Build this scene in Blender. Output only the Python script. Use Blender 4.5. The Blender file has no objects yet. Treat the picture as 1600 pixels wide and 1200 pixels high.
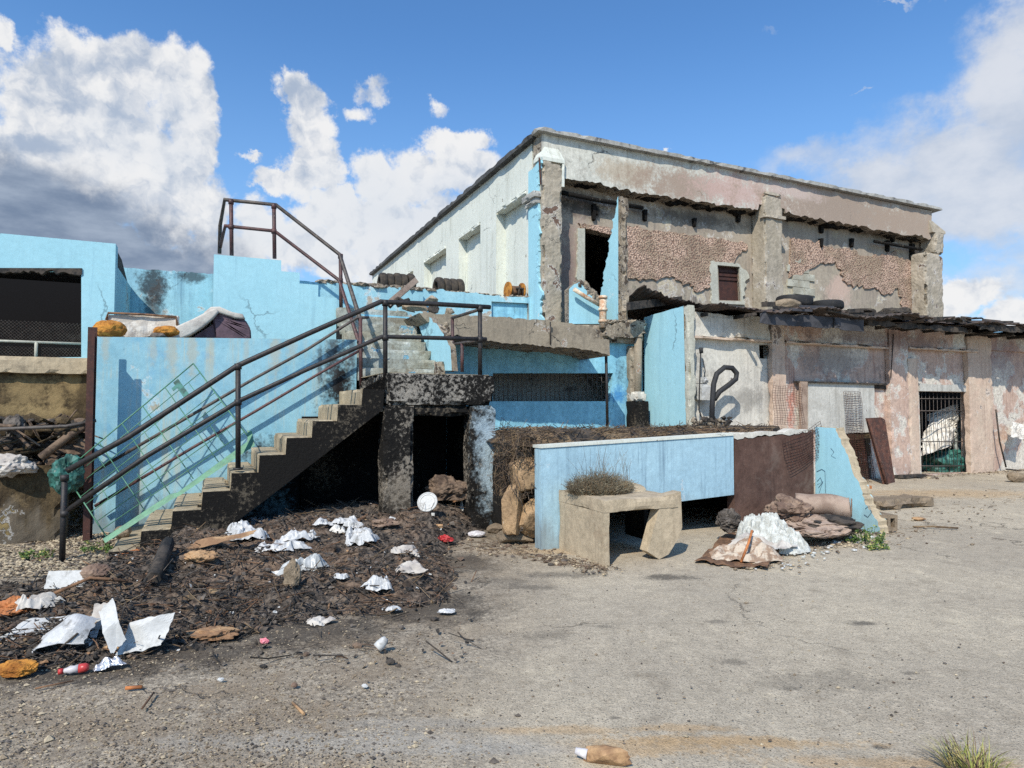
import bpy, bmesh, math, random
from mathutils import Vector, Matrix, noise
from mathutils.geometry import tessellate_polygon
random.seed(7)
PI = math.pi
SC = bpy.context.scene
COL = SC.collection
# ------------------------------------------------------------------ camera model
F, CX, CY, EYEZ = 1026.0, 800.0, 600.0, 1.6
PIT = math.atan(40.0 / F)
EYE = Vector((0, 0, EYEZ))
RT = Vector((1, 0, 0)); FW = Vector((0, math.cos(PIT), math.sin(PIT))); UP = Vector((0, -math.sin(PIT), math.cos(PIT)))
ANG = math.radians(65.4)
U = Vector((math.sin(ANG), math.cos(ANG), 0))      # along the building fronts, to the right
V = Vector((-math.cos(ANG), math.sin(ANG), 0))     # into the buildings, away from the yard
def ray(x, y): return RT * ((x - CX) / F) + UP * ((CY - y) / F) + FW
def onb(x, y, b):
    d = ray(x, y); return EYE + d * (b / d.dot(V))
def ona(x, y, a):
    d = ray(x, y); return EYE + d * (a / d.dot(U))
def onz(x, y, z=0.0):
    d = ray(x, y); return EYE + d * ((z - EYEZ) / d.z)
def L(a, b, z): return U * a + V * b + Vector((0, 0, z))
def loc_ab(p): return p.dot(U), p.dot(V), p.z
def fbm(p, s=1.0, o=4): return noise.fractal(Vector(p) * s, 1.0, 2.0, o, noise_basis='PERLIN_ORIGINAL')
# ------------------------------------------------------------------ objects
WL = {}
def tag(o, label=None, cat=None, group=None, kind='thing'):
    if label: o['label'] = label
    if cat: o['category'] = cat
    if group: o['group'] = group
    if kind: o['kind'] = kind
    return o
def thing(name, label, cat, p=(0, 0, 0), group=None):
    o = bpy.data.objects.new(name, None); COL.objects.link(o)
    o.empty_display_size = .2
    o.location = p; WL[o] = Vector(p)
    return tag(o, label, cat, group)
def fin(bm, name, mats, parent=None, label=None, cat=None, group=None, kind=None, smooth=False, norm=True):
    if norm: bmesh.ops.recalc_face_normals(bm, faces=bm.faces[:])
    vs = [v.co for v in bm.verts]
    mn = Vector((min(v.x for v in vs), min(v.y for v in vs), min(v.z for v in vs)))
    mx = Vector((max(v.x for v in vs), max(v.y for v in vs), max(v.z for v in vs)))
    c = (mn + mx) / 2; c.z = mn.z
    for v in bm.verts: v.co -= c
    me = bpy.data.meshes.new(name); bm.to_mesh(me); bm.free()
    if not isinstance(mats, (list, tuple)): mats = [mats]
    for m in mats: me.materials.append(m)
    if smooth:
        me.polygons.foreach_set('use_smooth', [True] * len(me.polygons))
    o = bpy.data.objects.new(name, me); COL.objects.link(o)
    if parent is not None:
        o.parent = parent; o.location = c - WL[parent]
        if label: o['label'] = label
        if kind: o['kind'] = kind
    else:
        o.location = c; tag(o, label, cat, group, kind or 'thing')
    WL[o] = c
    return o
def BM(): return bmesh.new()
# ------------------------------------------------------------------ shapes
def ro(pts, step=7.0, seed=1):
    step = min(step, 4.0)
    r = random.Random(seed); out = []
    n = len(pts)
    for i in range(n):
        p, q = pts[i], pts[(i + 1) % n]
        amp = p[2] if len(p) > 2 else 0
        dx, dy = q[0] - p[0], q[1] - p[1]; d = math.hypot(dx, dy) or 1
        k = max(1, int(d / step)) if amp else 1
        out.append((p[0], p[1]))
        for j in range(1, k):
            t = (j + r.uniform(-.3, .3)) / k; s_ = d * t; w = amp * (1.5 * noise.noise((s_ / 17 + seed * 7.3, i * 3.1, 0)) + 1.2 * noise.noise((s_ / 6 + seed, i * 1.7, 4)) + .5 * r.uniform(-1, 1))
            out.append((p[0] + dx * t - dy / d * w, p[1] + dy * t + dx / d * w))
    return out
def slab(bm, pts, vec, holes=(), mi=0, ms=None, jit=0.0):
    """flat outline with holes, given the thickness vec"""
    ms = mi if ms is None else ms
    loops = [list(pts)] + [list(h) for h in holes]
    flat = [p for l in loops for p in l]
    tris = tessellate_polygon([[Vector(p) for p in l] for l in loops])
    fv = [bm.verts.new(p) for p in flat]
    bv = [bm.verts.new(Vector(p) + vec + Vector((random.uniform(-jit, jit), random.uniform(-jit, jit), random.uniform(-jit, jit)))) for p in flat]
    for t in tris:
        for vv in (fv, bv):
            try:
                f = bm.faces.new([vv[i] for i in t]); f.material_index = mi
            except ValueError: pass
    k = 0
    for l in loops:
        n = len(l)
        for i in range(n):
            a, b = k + i, k + (i + 1) % n
            try:
                f = bm.faces.new((fv[a], fv[b], bv[b], bv[a])); f.material_index = ms
            except ValueError: pass
        k += n
def slab_b(bm, px, b, th, holes=(), mi=0, ms=None, jit=0.0):
    slab(bm, [onb(x, y, b) for x, y in px], V * th, [[onb(x, y, b) for x, y in h] for h in holes], mi, ms, jit)
def slab_a(bm, px, a, th, holes=(), mi=0, ms=None, jit=0.0):
    slab(bm, [ona(x, y, a) for x, y in px], U * th, [[ona(x, y, a) for x, y in h] for h in holes], mi, ms, jit)
def boxw(bm, o, ex, ey, ez, mi=0):
    """box from corner o along three edge vectors"""
    c = [o, o + ex, o + ex + ey, o + ey]; c = [Vector(p) for p in c]
    vs = [bm.verts.new(p) for p in c] + [bm.verts.new(p + ez) for p in c]
    for f in ((0, 1, 2, 3), (4, 5, 6, 7), (0, 1, 5, 4), (1, 2, 6, 5), (2, 3, 7, 6), (3, 0, 4, 7)):
        bm.faces.new([vs[i] for i in f]).material_index = mi
def lbox(bm, a0, a1, b0, b1, z0, z1, mi=0):
    boxw(bm, L(a0, b0, z0), U * (a1 - a0), V * (b1 - b0), Vector((0, 0, z1 - z0)), mi)
def gbox(bm, a0, a1, b0, b1, z0, z1, res=.08, chip=.02, amp=.006, mi=0, mtop=None, fr=None):
    """box whose faces are grids, with chipped edges and an uneven surface; fr = (origin, ex, ey, ez) unit frame"""
    fr = fr or (Vector((0, 0, 0)), U, V, Vector((0, 0, 1)))
    na, nb, nz = (max(1, min(90, int(round(abs(d) / res)))) for d in (a1 - a0, b1 - b0, z1 - z0))
    cache = {}
    def vert(i, j, k):
        key = (i, j, k)
        if key in cache: return cache[key]
        p = [a0 + (a1 - a0) * i / na, b0 + (b1 - b0) * j / nb, z0 + (z1 - z0) * k / nz]
        ends = [(-1 if i == 0 else 1 if i == na else 0), (-1 if j == 0 else 1 if j == nb else 0), (-1 if k == 0 else 1 if k == nz else 0)]
        w = fr[0] + fr[1] * p[0] + fr[2] * p[1] + fr[3] * p[2]
        if sum(1 for e in ends if e) >= 2 and chip:
            c = max(0.0, fbm(w, 3.2, 5) + .05) * chip * 2.4 + chip * .10
            sgn = [math.copysign(1, d) for d in (a1 - a0, b1 - b0, z1 - z0)]
            for q in range(3): p[q] -= ends[q] * c * sgn[q]
            w = fr[0] + fr[1] * p[0] + fr[2] * p[1] + fr[3] * p[2]
        if amp: w = w + noise.noise_vector(w * 3.1) * amp + noise.noise_vector(w * 13) * amp * .5
        cache[key] = bm.verts.new(w); return cache[key]
    def grid(n1, n2, f, m):
        for i in range(n1):
            for j in range(n2):
                bm.faces.new((vert(*f(i, j)), vert(*f(i + 1, j)), vert(*f(i + 1, j + 1)), vert(*f(i, j + 1)))).material_index = m
    mt = mi if mtop is None else mtop
    for k in (0, nz): grid(na, nb, lambda i, j: (i, j, k), mt if k else mi)
    for j0 in (0, nb): grid(na, nz, lambda i, k: (i, j0, k), mi)
    for i0 in (0, na): grid(nb, nz, lambda j, k: (i0, j, k), mi)
def tube(bm, pts, r, seg=10, mi=0, caps=True, taper=None):
    pts = [Vector(p) for p in pts]; rings = []
    n = len(pts); pn = None
    for i, p in enumerate(pts):
        t = (pts[min(i + 1, n - 1)] - pts[max(i - 1, 0)])
        if t.length < 1e-6: t = Vector((0, 0, 1))
        t.normalize()
        if pn is None:
            pn = t.orthogonal().normalized()
        else:
            pn = (pn - t * pn.dot(t))
            pn = pn.normalized() if pn.length > 1e-5 else t.orthogonal().normalized()
        bn = t.cross(pn)
        rr = r * (1 if taper is None else 1 + (taper - 1) * i / max(1, n - 1))
        rings.append([bm.verts.new(p + (pn * math.cos(2 * PI * k / seg) + bn * math.sin(2 * PI * k / seg)) * rr) for k in range(seg)])
    for A, B in zip(rings, rings[1:]):
        for k in range(seg):
            f = bm.faces.new((A[k], A[(k + 1) % seg], B[(k + 1) % seg], B[k])); f.material_index = mi; f.smooth = True
    if caps and seg > 2:
        bm.faces.new(rings[0]).material_index = mi; bm.faces.new(rings[-1]).material_index = mi
def ico(bm, c, rad, sub=3, disp=None, flat=None, mi=0, rot=None):
    """displaced ball: rad = (rx, ry, rz); disp(unit vector) -> radial factor"""
    t = bmesh.new(); bmesh.ops.create_icosphere(t, subdivisions=sub, radius=1)
    mp = {}
    c = Vector(c)
    for v in t.verts:
        d = v.co.normalized(); k = 1 + (disp(d) if disp else 0)
        q = Vector((d.x * rad[0] * k, d.y * rad[1] * k, d.z * rad[2] * k))
        if flat is not None and q.z < -flat * rad[2]: q.z = -flat * rad[2] + (q.z + flat * rad[2]) * .1
        if rot is not None: q = rot @ q
        mp[v] = bm.verts.new(c + q)
    for f in t.faces:
        bm.faces.new([mp[v] for v in f.verts]).material_index = mi
    t.free()
def rock_disp(seed, amp=.3, s=1.2):
    o = Vector((seed * 3.7, seed * 1.9, seed * 5.3)); rr = random.Random(seed * 31 + 5); pl = []
    for k in range(13):
        n_ = Vector((rr.gauss(0, 1), rr.gauss(0, 1), rr.gauss(0, 1))).normalized(); pl.append((n_, rr.uniform(1 - amp * .95, 1.0)))
    def f(d):     # a broken stone: flat fracture faces cut at random
        r_ = 1.18
        for n_, h in pl:
            q = d.dot(n_)
            if q > .05: r_ = min(r_, h / q)
        return r_ - 1 + fbm(d + o, 3, 3) * .05
    return f
def crumple_disp(seed, amp=.45, s=1.3):
    o = Vector((seed * 2.1, seed * 4.3, seed * 1.7))
    def f(d):
        w = d * s + noise.noise_vector(d * 1.7 + o) * .5
        r1 = abs(noise.noise(w * 1.5 + o)); r2 = abs(noise.noise(w * 3.4 + o)); r3 = abs(noise.noise(w * 7.5 + o))
        return amp * (.9 * fbm(d + o, 1.25, 2) + .75 * (.28 - r1) + .42 * (.25 - r2) + .2 * (.22 - r3))
    return f
def sheet(bm, o, ex, ey, nx=24, ny=16, crum=.03, seed=0, mi=0, ragged=.06, curl=None, s=5.0):
    """crumpled thin sheet with torn edges spanned by ex, ey"""
    r = random.Random(seed); nrm = ex.cross(ey).normalized()
    off = Vector((seed * 1.3, seed * .7, seed * 2.9)); g = []
    for j in range(ny + 1):
        row = []
        for i in range(nx + 1):
            u, v = i / nx, j / ny
            eu = u + ragged * fbm((v * 4 + seed, seed, 0), 1, 3) * (1 if i in (0, nx) else .3)
            ev = v + ragged * fbm((u * 4, seed + 5, 2), 1, 3) * (1 if j in (0, ny) else .3)
            p = o + ex * eu + ey * ev
            c = noise.voronoi((p + noise.noise_vector(p * 4 + off) * .06) * s + off)[0]
            h = (c[1] - c[0] - .4) * crum * 1.5 + fbm(p + off, 2.5, 2) * crum * 1.6
            if curl: h += curl(u, v)
            row.append(bm.verts.new(p + nrm * h))
        g.append(row)
    for j in range(ny):
        for i in range(nx):
            bm.faces.new((g[j][i], g[j][i + 1], g[j + 1][i + 1], g[j + 1][i])).material_index = mi
def solid(o, t=.004):
    m = o.modifiers.new('thickness', 'SOLIDIFY'); m.thickness = t; return o
# ------------------------------------------------------------------ materials
def lin(r, g, b, k=1.0):
    def c(x):
        x /= 255.0
        return x / 12.92 if x <= .04045 else ((x + .055) / 1.055) ** 2.4
    return (c(r) * k, c(g) * k, c(b) * k, 1.0)
class T:
    def __init__(s, tree): s.t = tree
    def n(s, typ, out=0, **kw):
        nd = s.t.nodes.new('ShaderNode' + typ)
        for k, v in kw.items():
            if k[0] == '_': setattr(nd, k[1:], v); continue
            i = nd.inputs[int(k[1:])] if k[0] == 'i' and k[1:].isdigit() else nd.inputs[k.replace('_', ' ')]
            if isinstance(v, bpy.types.NodeSocket): s.t.links.new(v, i)
            else: i.default_value = v
        return nd.outputs[out]
    def m(s, op, a, b=0.0, c=None):
        kw = dict(_operation=op, i0=a, i1=b)
        if c is not None: kw['i2'] = c
        return s.n('Math', **kw)
    def vm(s, op, a, b=(0, 0, 0), out=0): return s.n('VectorMath', out, _operation=op, i0=a, i1=b)
    def mix(s, f, a, b, mode='MIX'): return s.n('Mix', 2, _data_type='RGBA', _blend_type=mode, i0=f, i6=a, i7=b)
    def ss(s, x, lo, hi, a=0.0, b=1.0):
        return s.n('MapRange', _interpolation_type='SMOOTHSTEP', i0=x, i1=lo, i2=hi, i3=a, i4=b)
    def noise(s, v, scale, detail=4.0, rough=.55, dist=0.0, out=0):
        return s.n('TexNoise', out, Vector=v, Scale=scale, Detail=detail, Roughness=rough, Distortion=dist)
    def vor(s, v, scale, feat='F1', out=0, rnd=1.0):
        return s.n('TexVoronoi', out, _feature=feat, Vector=v, Scale=scale, Randomness=rnd)
    def scale(s, v, sc): return s.vm('MULTIPLY', v, sc)
def newmat(name):
    m = bpy.data.materials.new(name); m.use_nodes = True
    t = m.node_tree; b = t.nodes['Principled BSDF']
    return m, T(t), b
def setin(t, b, **kw):
    for k, v in kw.items():
        i = b.inputs[k.replace('_', ' ')]
        if isinstance(v, bpy.types.NodeSocket): t.t.links.new(v, i)
        else: i.default_value = v
def blobs(t, P, col, lst, black, nz, fs=16):
    """stains, each with its own place and size: (centre, radii, strength, colour)"""
    fine = t.noise(P, fs, 5, .7)
    nz = t.m('ADD', t.m('MULTIPLY', nz, .55), t.m('MULTIPLY', fine, .45))
    for bl in lst:
        c, r, st = bl[0], bl[1], bl[2]; bc = bl[3] if len(bl) > 3 else black
        d = t.vm('SUBTRACT', P, tuple(c)); d = t.vm('DIVIDE', d, tuple(r)); d = t.vm('LENGTH', d, out=1)
        d = t.m('ADD', d, t.m('MULTIPLY', t.m('SUBTRACT', nz, .5), 3.4))
        col = t.mix(t.m('MULTIPLY', t.ss(d, 1.1, .3), st), col, bc)
    return col
def weathered(name, base, base2, under=None, peel=0.0, pscale=1.6, streak=.4, streakcol=None, crack=0.0, cscale=.9, grain=.22, chips=.6, mott=1.0, base_grime=0.0, soot=(),
              sootcol=(.012, .011, .011, 1), rough=.88, bump=.35, blotch=1.0, gscale=60.0, dirt=0.0, dirtcol=None, edge=None):
    m, t, b = newmat(name)
    P = t.n('NewGeometry')
    n1 = t.noise(P, .9, 5, .6); n2 = t.noise(P, 3.7, 6, .65); n3 = t.noise(P, gscale, 3, .7)
    nmed = t.noise(P, 14, 5, .7)
    f = t.ss(t.m('ADD', t.m('MULTIPLY', n1, .6), t.m('MULTIPLY', n2, .4)), .5 - .16 * blotch, .5 + .16 * blotch)
    col = t.mix(f, base, base2)
    g3 = t.ss(n3, .25, .75, -.5, .5); gm = t.ss(nmed, .3, .7, -.5, .5); g2 = t.ss(n2, .32, .68, -.5, .5)
    hs = t.m('ADD', 1.0, t.m('MULTIPLY', t.m('ADD', t.m('MULTIPLY', g2, mott), t.m('ADD', t.m('MULTIPLY', g3, .9), t.m('MULTIPLY', gm, 1.1))), grain))
    col = t.mix(1.0, col, hs, 'MULTIPLY')
    cn = t.noise(P, 30, 4, .75); ch = t.m('MULTIPLY', t.ss(cn, .645, .69), t.ss(n2, .42, .62))
    col = t.mix(t.m('MULTIPLY', ch, chips), col, under or t.mix(1.0, base2, (.3, .3, .3, 1), 'MULTIPLY'))
    ck = t.m('MULTIPLY', t.ss(t.noise(P, 21, 3, .7), .67, .71), t.ss(n1, .4, .6))
    col = t.mix(t.m('MULTIPLY', ck, chips * .8), col, t.mix(1.0, base2, (.22, .2, .19, 1), 'MULTIPLY'))
    if streak:
        sv = t.scale(P, (7.0, 7.0, .35)); sn = t.noise(sv, 1.0, 5, .65)
        sm = t.m('MULTIPLY', t.ss(sn, .5, .72), t.ss(n1, .35, .6))
        col = t.mix(t.m('MULTIPLY', sm, streak), col, streakcol or lin(90, 85, 78))
        s2 = t.noise(t.scale(P, (24.0, 24.0, .7)), 1.0, 4, .7)
        col = t.mix(t.m('MULTIPLY', t.m('MULTIPLY', t.ss(s2, .52, .7), t.ss(n2, .38, .6)), streak * .55), col, streakcol or lin(90, 85, 78))
    if dirt:
        dn = t.ss(t.noise(P, 2.1, 8, .72, .4), .54, .64)
        col = t.mix(t.m('MULTIPLY', dn, dirt), col, dirtcol or lin(80, 75, 68))
    hgt = t.m('ADD', t.m('MULTIPLY', n3, .35), t.m('MULTIPLY', nmed, .65))
    if base_grime:
        zz = t.n('SeparateXYZ', 2, Vector=P)
        gb_ = t.m('MULTIPLY', t.ss(t.m('ADD', zz, t.m('MULTIPLY', t.m('SUBTRACT', t.noise(t.scale(P, (5, 5, 1.2)), 1.0, 6, .68), .5), 1.5)), .55, .0), base_grime)
        col = t.mix(gb_, col, lin(112, 104, 92))
    if under is not None and peel:
        pn = t.noise(P, pscale, 9, .68, .25)
        th = .68 - peel * .25
        pm = t.ss(pn, th, th + .018)
        rim = t.m('MULTIPLY', t.ss(pn, th - .02, th - .002), t.m('SUBTRACT', 1.0, pm))
        uc = t.mix(t.ss(nmed, .35, .65), under, t.mix(.35, under, (0.02, .02, .02, 1)))
        col = t.mix(t.m('MULTIPLY', rim, .35), col, (.85, .85, .82, 1))
        col = t.mix(pm, col, uc)
        hgt = t.m('SUBTRACT', hgt, t.m('MULTIPLY', pm, .8))
    if crack:
        cv = t.vm('ADD', P, t.scale(t.noise(P, 2.3, 5, .6, out=1), (.55, .55, .55)))
        cd = t.vor(cv, cscale, 'DISTANCE_TO_EDGE')
        reg = t.ss(t.noise(P, .75, 2, .5), .52, .62)
        cm = t.m('MULTIPLY', t.ss(cd, .007, .0015), reg)
        col = t.mix(t.m('MULTIPLY', cm, crack), col, (.03, .035, .04, 1))
        hgt = t.m('SUBTRACT', hgt, cm)
    if soot:
        col = blobs(t, P, col, soot, sootcol, t.noise(P, 2.6, 7, .66))
    bp = t.n('Bump', Strength=bump, Distance=.02, Height=hgt)
    setin(t, b, Base_Color=col, Roughness=rough, Normal=bp)
    b.inputs['Specular IOR Level'].default_value = .25
    return m
def simple(name, c1, c2=None, scale=6.0, rough=.7, bump=.2, metal=0.0, spec=.4, det=6, lo=.4, hi=.6, bs=40):
    m, t, b = newmat(name)
    P = t.n('NewGeometry')
    n = t.noise(P, scale, det, .65); n2 = t.noise(P, bs, 4, .65)
    col = t.mix(t.ss(n, lo, hi), c1, c2 or c1)
    col = t.mix(1.0, col, t.m('ADD', .72, t.m('MULTIPLY', n2, .56)), 'MULTIPLY')
    bp = t.n('Bump', Strength=bump, Distance=.01, Height=t.m('ADD', n2, n))
    setin(t, b, Base_Color=col, Roughness=rough, Metallic=metal, Normal=bp)
    b.inputs['Specular IOR Level'].default_value = spec
    return m
# ------------------------------------------------------------------ the materials of the place
K = .95
CONC_U = lin(150, 140, 122, K)
BLUE, BLUE2 = lin(150, 196, 208, K), lin(160, 204, 214, K)
P_ = lambda x, y, b: onb(x, y, b)

def drips(b, xs, seed, col, z=.5, s=.5):
    r = random.Random(seed); out = []
    for x, y in xs: out.append((onb(x, y + 12, b), (r.uniform(.04, .10), .3, z * r.uniform(.5, 1.2)), s * r.uniform(.6, 1), col))
    return out
M_blue = weathered('blue_paint', BLUE, BLUE2, under=lin(176, 186, 182, K), peel=.16, pscale=1.3, streak=.45, streakcol=lin(120, 150, 160), crack=.8, cscale=.55, dirt=.25, dirtcol=lin(95, 140, 165), bump=.2, grain=.13, mott=.4)
M_fin = weathered('pale_blue_paint', lin(156, 204, 216, K), lin(163, 209, 220, K), under=lin(190, 188, 178, K), peel=.03, streak=.5, streakcol=lin(124, 164, 180), crack=.45, cscale=.35, mott=.25, grain=.085, chips=.3, bump=.14, base_grime=.35)
M_ledge = weathered('blue_paint_stair_wall', lin(132, 182, 200, K), lin(152, 196, 208, K), under=lin(186, 184, 166, K), peel=.1, pscale=1.1, streak=.75, streakcol=lin(186, 184, 160), crack=.7, cscale=.4, dirt=.3, dirtcol=lin(96, 156, 194), mott=.35, grain=.12, chips=.5, base_grime=.6, bump=.2,
    soot=[(P_(530, 600, 10), (.35, .3, .75), 1.0), (P_(470, 760, 10), (1.2, .6, .8), 1.0), (P_(600, 720, 10), (1.4, .6, 1.1), 1.0), (P_(330, 820, 10), (.8, .4, .35), .8)] + drips(10, [(165, 530), (240, 530), (270, 530), (330, 530), (385, 530), (430, 530), (455, 530), (300, 530)], 4, lin(178, 172, 150), .45, .6) + drips(10, [(550, 535), (520, 545), (500, 560)], 5, lin(70, 74, 76), .6, .7))  # the big soot blobs also paint the darkness under the lower flight
M_stain = weathered('stained_blue_parapet', lin(146, 194, 208, K), lin(160, 204, 214, K), under=lin(190, 182, 168, K), peel=.3, pscale=1.0, streak=.6, streakcol=lin(84, 120, 140), crack=1.0, cscale=.6,
    soot=[(P_(240, 440, 13), (.28, .28, .5), .9), (P_(238, 485, 13), (.22, .2, .3), .7), (P_(300, 432, 13), (.3, .2, .14), .8)], sootcol=(.03, .035, .04, 1), mott=.4, grain=.13, bump=.2)
M_recess = weathered('blue_paint_recess', lin(128, 188, 210, K), lin(144, 200, 218, K), under=lin(180, 180, 170, K), peel=.05, streak=.4, streakcol=lin(70, 120, 160), crack=.5,
    soot=[(P_(975, 575, 11.6), (.2, .2, .35), .8), (P_(915, 560, 11.6), (.3, .2, .12), .7), (P_(972, 618, 11.6), (.25, .2, .25), .75, lin(40, 120, 185))], sootcol=(.03, .05, .07, 1))
M_low = weathered('blue_paint_low_wall', lin(156, 188, 202, K), lin(166, 198, 210, K), under=lin(170, 170, 165, K), peel=.05, streak=1.0, streakcol=lin(110, 136, 152), grain=.16, mott=.3, chips=.4, bump=.25, base_grime=.5)
M_brown = weathered('scorched_brown_wall', lin(86, 64, 56, K), lin(100, 78, 68, K), under=lin(170, 160, 150, K), peel=.08, streak=.6, streakcol=lin(60, 44, 40), grain=.3, dirt=.3, dirtcol=lin(126, 112, 102))
M_white = weathered('white_wall_paint', lin(224, 226, 214, .90), lin(214, 217, 206, .90), under=lin(150, 142, 120, K), peel=.1, pscale=2.4, streak=.55, streakcol=lin(150, 148, 130), crack=.6, cscale=.6, grain=.10, mott=.3)
M_cap = weathered('parapet_cap_concrete', lin(176, 174, 166, K), lin(150, 148, 142, K), streak=.5, streakcol=lin(60, 60, 62), dirt=.8, dirtcol=lin(62, 62, 64), bump=.5)
M_capdark = weathered('mouldy_cap_concrete', lin(92, 92, 90, K), lin(70, 70, 70, K), under=lin(176, 172, 160, K), peel=.2, pscale=3, streak=.3, dirt=.8, dirtcol=lin(40, 40, 42), bump=.5)
M_band = weathered('facade_band_paint', lin(196, 196, 184, K), lin(206, 204, 192, K), under=lin(134, 122, 104, K), peel=.22, pscale=1.15, streak=.55, streakcol=lin(120, 118, 112), crack=.8, cscale=.5, dirt=.35, dirtcol=lin(110, 104, 94),
    soot=[(P_(980, 270, 12.6), (1.2, 1, .4), .6, lin(170, 150, 124, K)), (P_(1070, 290, 12.6), (1.9, 1.6, .6), .9, lin(158, 138, 122, K)), (P_(1160, 300, 12.6), (2.0, 1.5, .6), .9, lin(194, 166, 156, K)), (P_(1290, 325, 12.6), (3.6, 3, 1.1), .95, lin(168, 148, 132, K)), (P_(1330, 330, 12.6), (3.6, 3, 1.1), .9, lin(156, 140, 126, K)), (P_(1430, 350, 12.6), (3.0, 3, 1.2), .95, lin(164, 146, 130, K)), (P_(1240, 300, 12.6), (1.4, 1.2, .22), .6, lin(206, 188, 180, K)),
          (P_(900, 290, 12.6), (1.0, 1.0, .12), .7), (P_(1080, 322, 12.6), (2.2, 1.2, .10), .6)])
M_fac = weathered('facade_concrete', lin(172, 160, 142, K), lin(150, 138, 124, K), under=lin(204, 192, 168, K), peel=.3, pscale=1.0, streak=.7, streakcol=lin(92, 90, 88), crack=.4, dirt=.3, dirtcol=lin(186, 178, 150),
    soot=[(P_(900, 320, 13), (1.1, .8, .35), .8), (P_(1080, 340, 13), (2.5, 1.5, .22), .55), (P_(1380, 365, 13), (2.5, 1.5, .25), .6), (P_(885, 420, 13), (.45, .5, 1.2), .75, lin(118, 98, 94, K)), (P_(908, 400, 13), (.3, .4, 1.2), .5, lin(172, 150, 140, K)),
          (P_(1310, 455, 13), (.6, .6, .5), .7, lin(205, 176, 160, K)), (P_(1250, 460, 13), (.9, .9, .6), .6, lin(206, 198, 172, K))])
M_pil = weathered('pilaster_concrete', lin(160, 150, 132, K), lin(176, 166, 150, K), under=lin(120, 96, 82, K), peel=.28, pscale=1.8, streak=.5, streakcol=lin(104, 98, 90), crack=.5, bump=.6)
M_rough = weathered('broken_concrete', lin(128, 116, 100, K), lin(158, 146, 128, K), under=lin(90, 78, 66, K), peel=.5, pscale=7, streak=0, bump=1.0, grain=.5, gscale=30)
M_conc = weathered('worn_concrete', lin(172, 158, 132, K), lin(150, 138, 116, K), streak=.5, streakcol=lin(92, 84, 72), dirt=.5, dirtcol=lin(104, 92, 76), bump=.6, grain=.35)
M_riser = weathered('upper_step_concrete', lin(150, 146, 128, K), lin(160, 168, 164, K), under=lin(126, 178, 200, K), peel=.25, pscale=1.4, streak=.7, streakcol=lin(88, 84, 74), dirt=.7, dirtcol=lin(116, 106, 88), bump=.7, grain=.4)
M_box = weathered('culvert_concrete', lin(184, 168, 142, K), lin(170, 154, 130, K), streak=.6, streakcol=lin(120, 106, 88), dirt=.4, dirtcol=lin(140, 120, 98), bump=.5, grain=.28)
M_slab = weathered('balcony_concrete', lin(160, 148, 128, K), lin(140, 130, 114, K), under=lin(176, 150, 128, K), peel=.25, streak=.6, streakcol=lin(84, 80, 74), crack=.9, cscale=.9, dirt=.5, dirtcol=lin(96, 88, 78), bump=.7)
M_dirty = weathered('stained_brown_concrete', lin(92, 78, 54, K), lin(58, 48, 36, K), under=lin(140, 122, 82, K), peel=.3, pscale=1.0, streak=1.0, streakcol=lin(30, 25, 20), dirt=.5, dirtcol=lin(140, 120, 88), bump=.8, grain=.6, base_grime=.7, soot=[(onb(x_, y_, 11), (rx_, .4, rz_), .6, lin(160, 138, 98)) for x_, y_, rx_, rz_ in ((40, 612, .3, .3), (85, 620, .12, .3), (20, 640, .4, .1), (70, 645, .35, .12), (110, 600, .1, .25))])
M_sill = weathered('beige_sill', lin(196, 180, 152, K), lin(170, 154, 128, K), streak=.4, dirt=.4, bump=.5)
def soot_mat(name, pale, dark, th, extra=()):
    m, t, b = newmat(name); P = t.n('NewGeometry')
    n1 = t.noise(P, 22, 8, .72); n2 = t.noise(P, 1.7, 4, .6); n3 = t.noise(P, 80, 3, .7)
    f = t.ss(t.m('ADD', n1, t.m('MULTIPLY', t.m('SUBTRACT', n2, .5), .75)), th, th + .14)
    col = t.mix(f, dark, pale)
    col = t.mix(1.0, col, t.m('ADD', .6, t.m('MULTIPLY', n3, .8)), 'MULTIPLY')
    col = blobs(t, P, col, extra, dark, t.noise(P, 5, 7, .68))
    setin(t, b, Base_Color=col, Roughness=.92, Normal=t.n('Bump', Strength=.8, Distance=.025, Height=t.m('ADD', n1, t.m('MULTIPLY', n3, .3))))
    b.inputs['Specular IOR Level'].default_value = .15
    return m
SOOT = (.012, .011, .010, 1)
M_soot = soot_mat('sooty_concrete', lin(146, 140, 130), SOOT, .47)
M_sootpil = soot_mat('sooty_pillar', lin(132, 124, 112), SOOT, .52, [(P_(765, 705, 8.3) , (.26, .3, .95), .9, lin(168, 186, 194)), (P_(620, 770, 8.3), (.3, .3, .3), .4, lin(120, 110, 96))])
M_black = soot_mat('burnt_and_shaded_concrete', lin(92, 84, 72), (.012, .011, .010, 1), .56)  # soot black that also paints shade in voids and below the band
M_dark = simple('unlit_room', (.012, .011, .011, 1), rough=.95, spec=.1)
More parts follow.
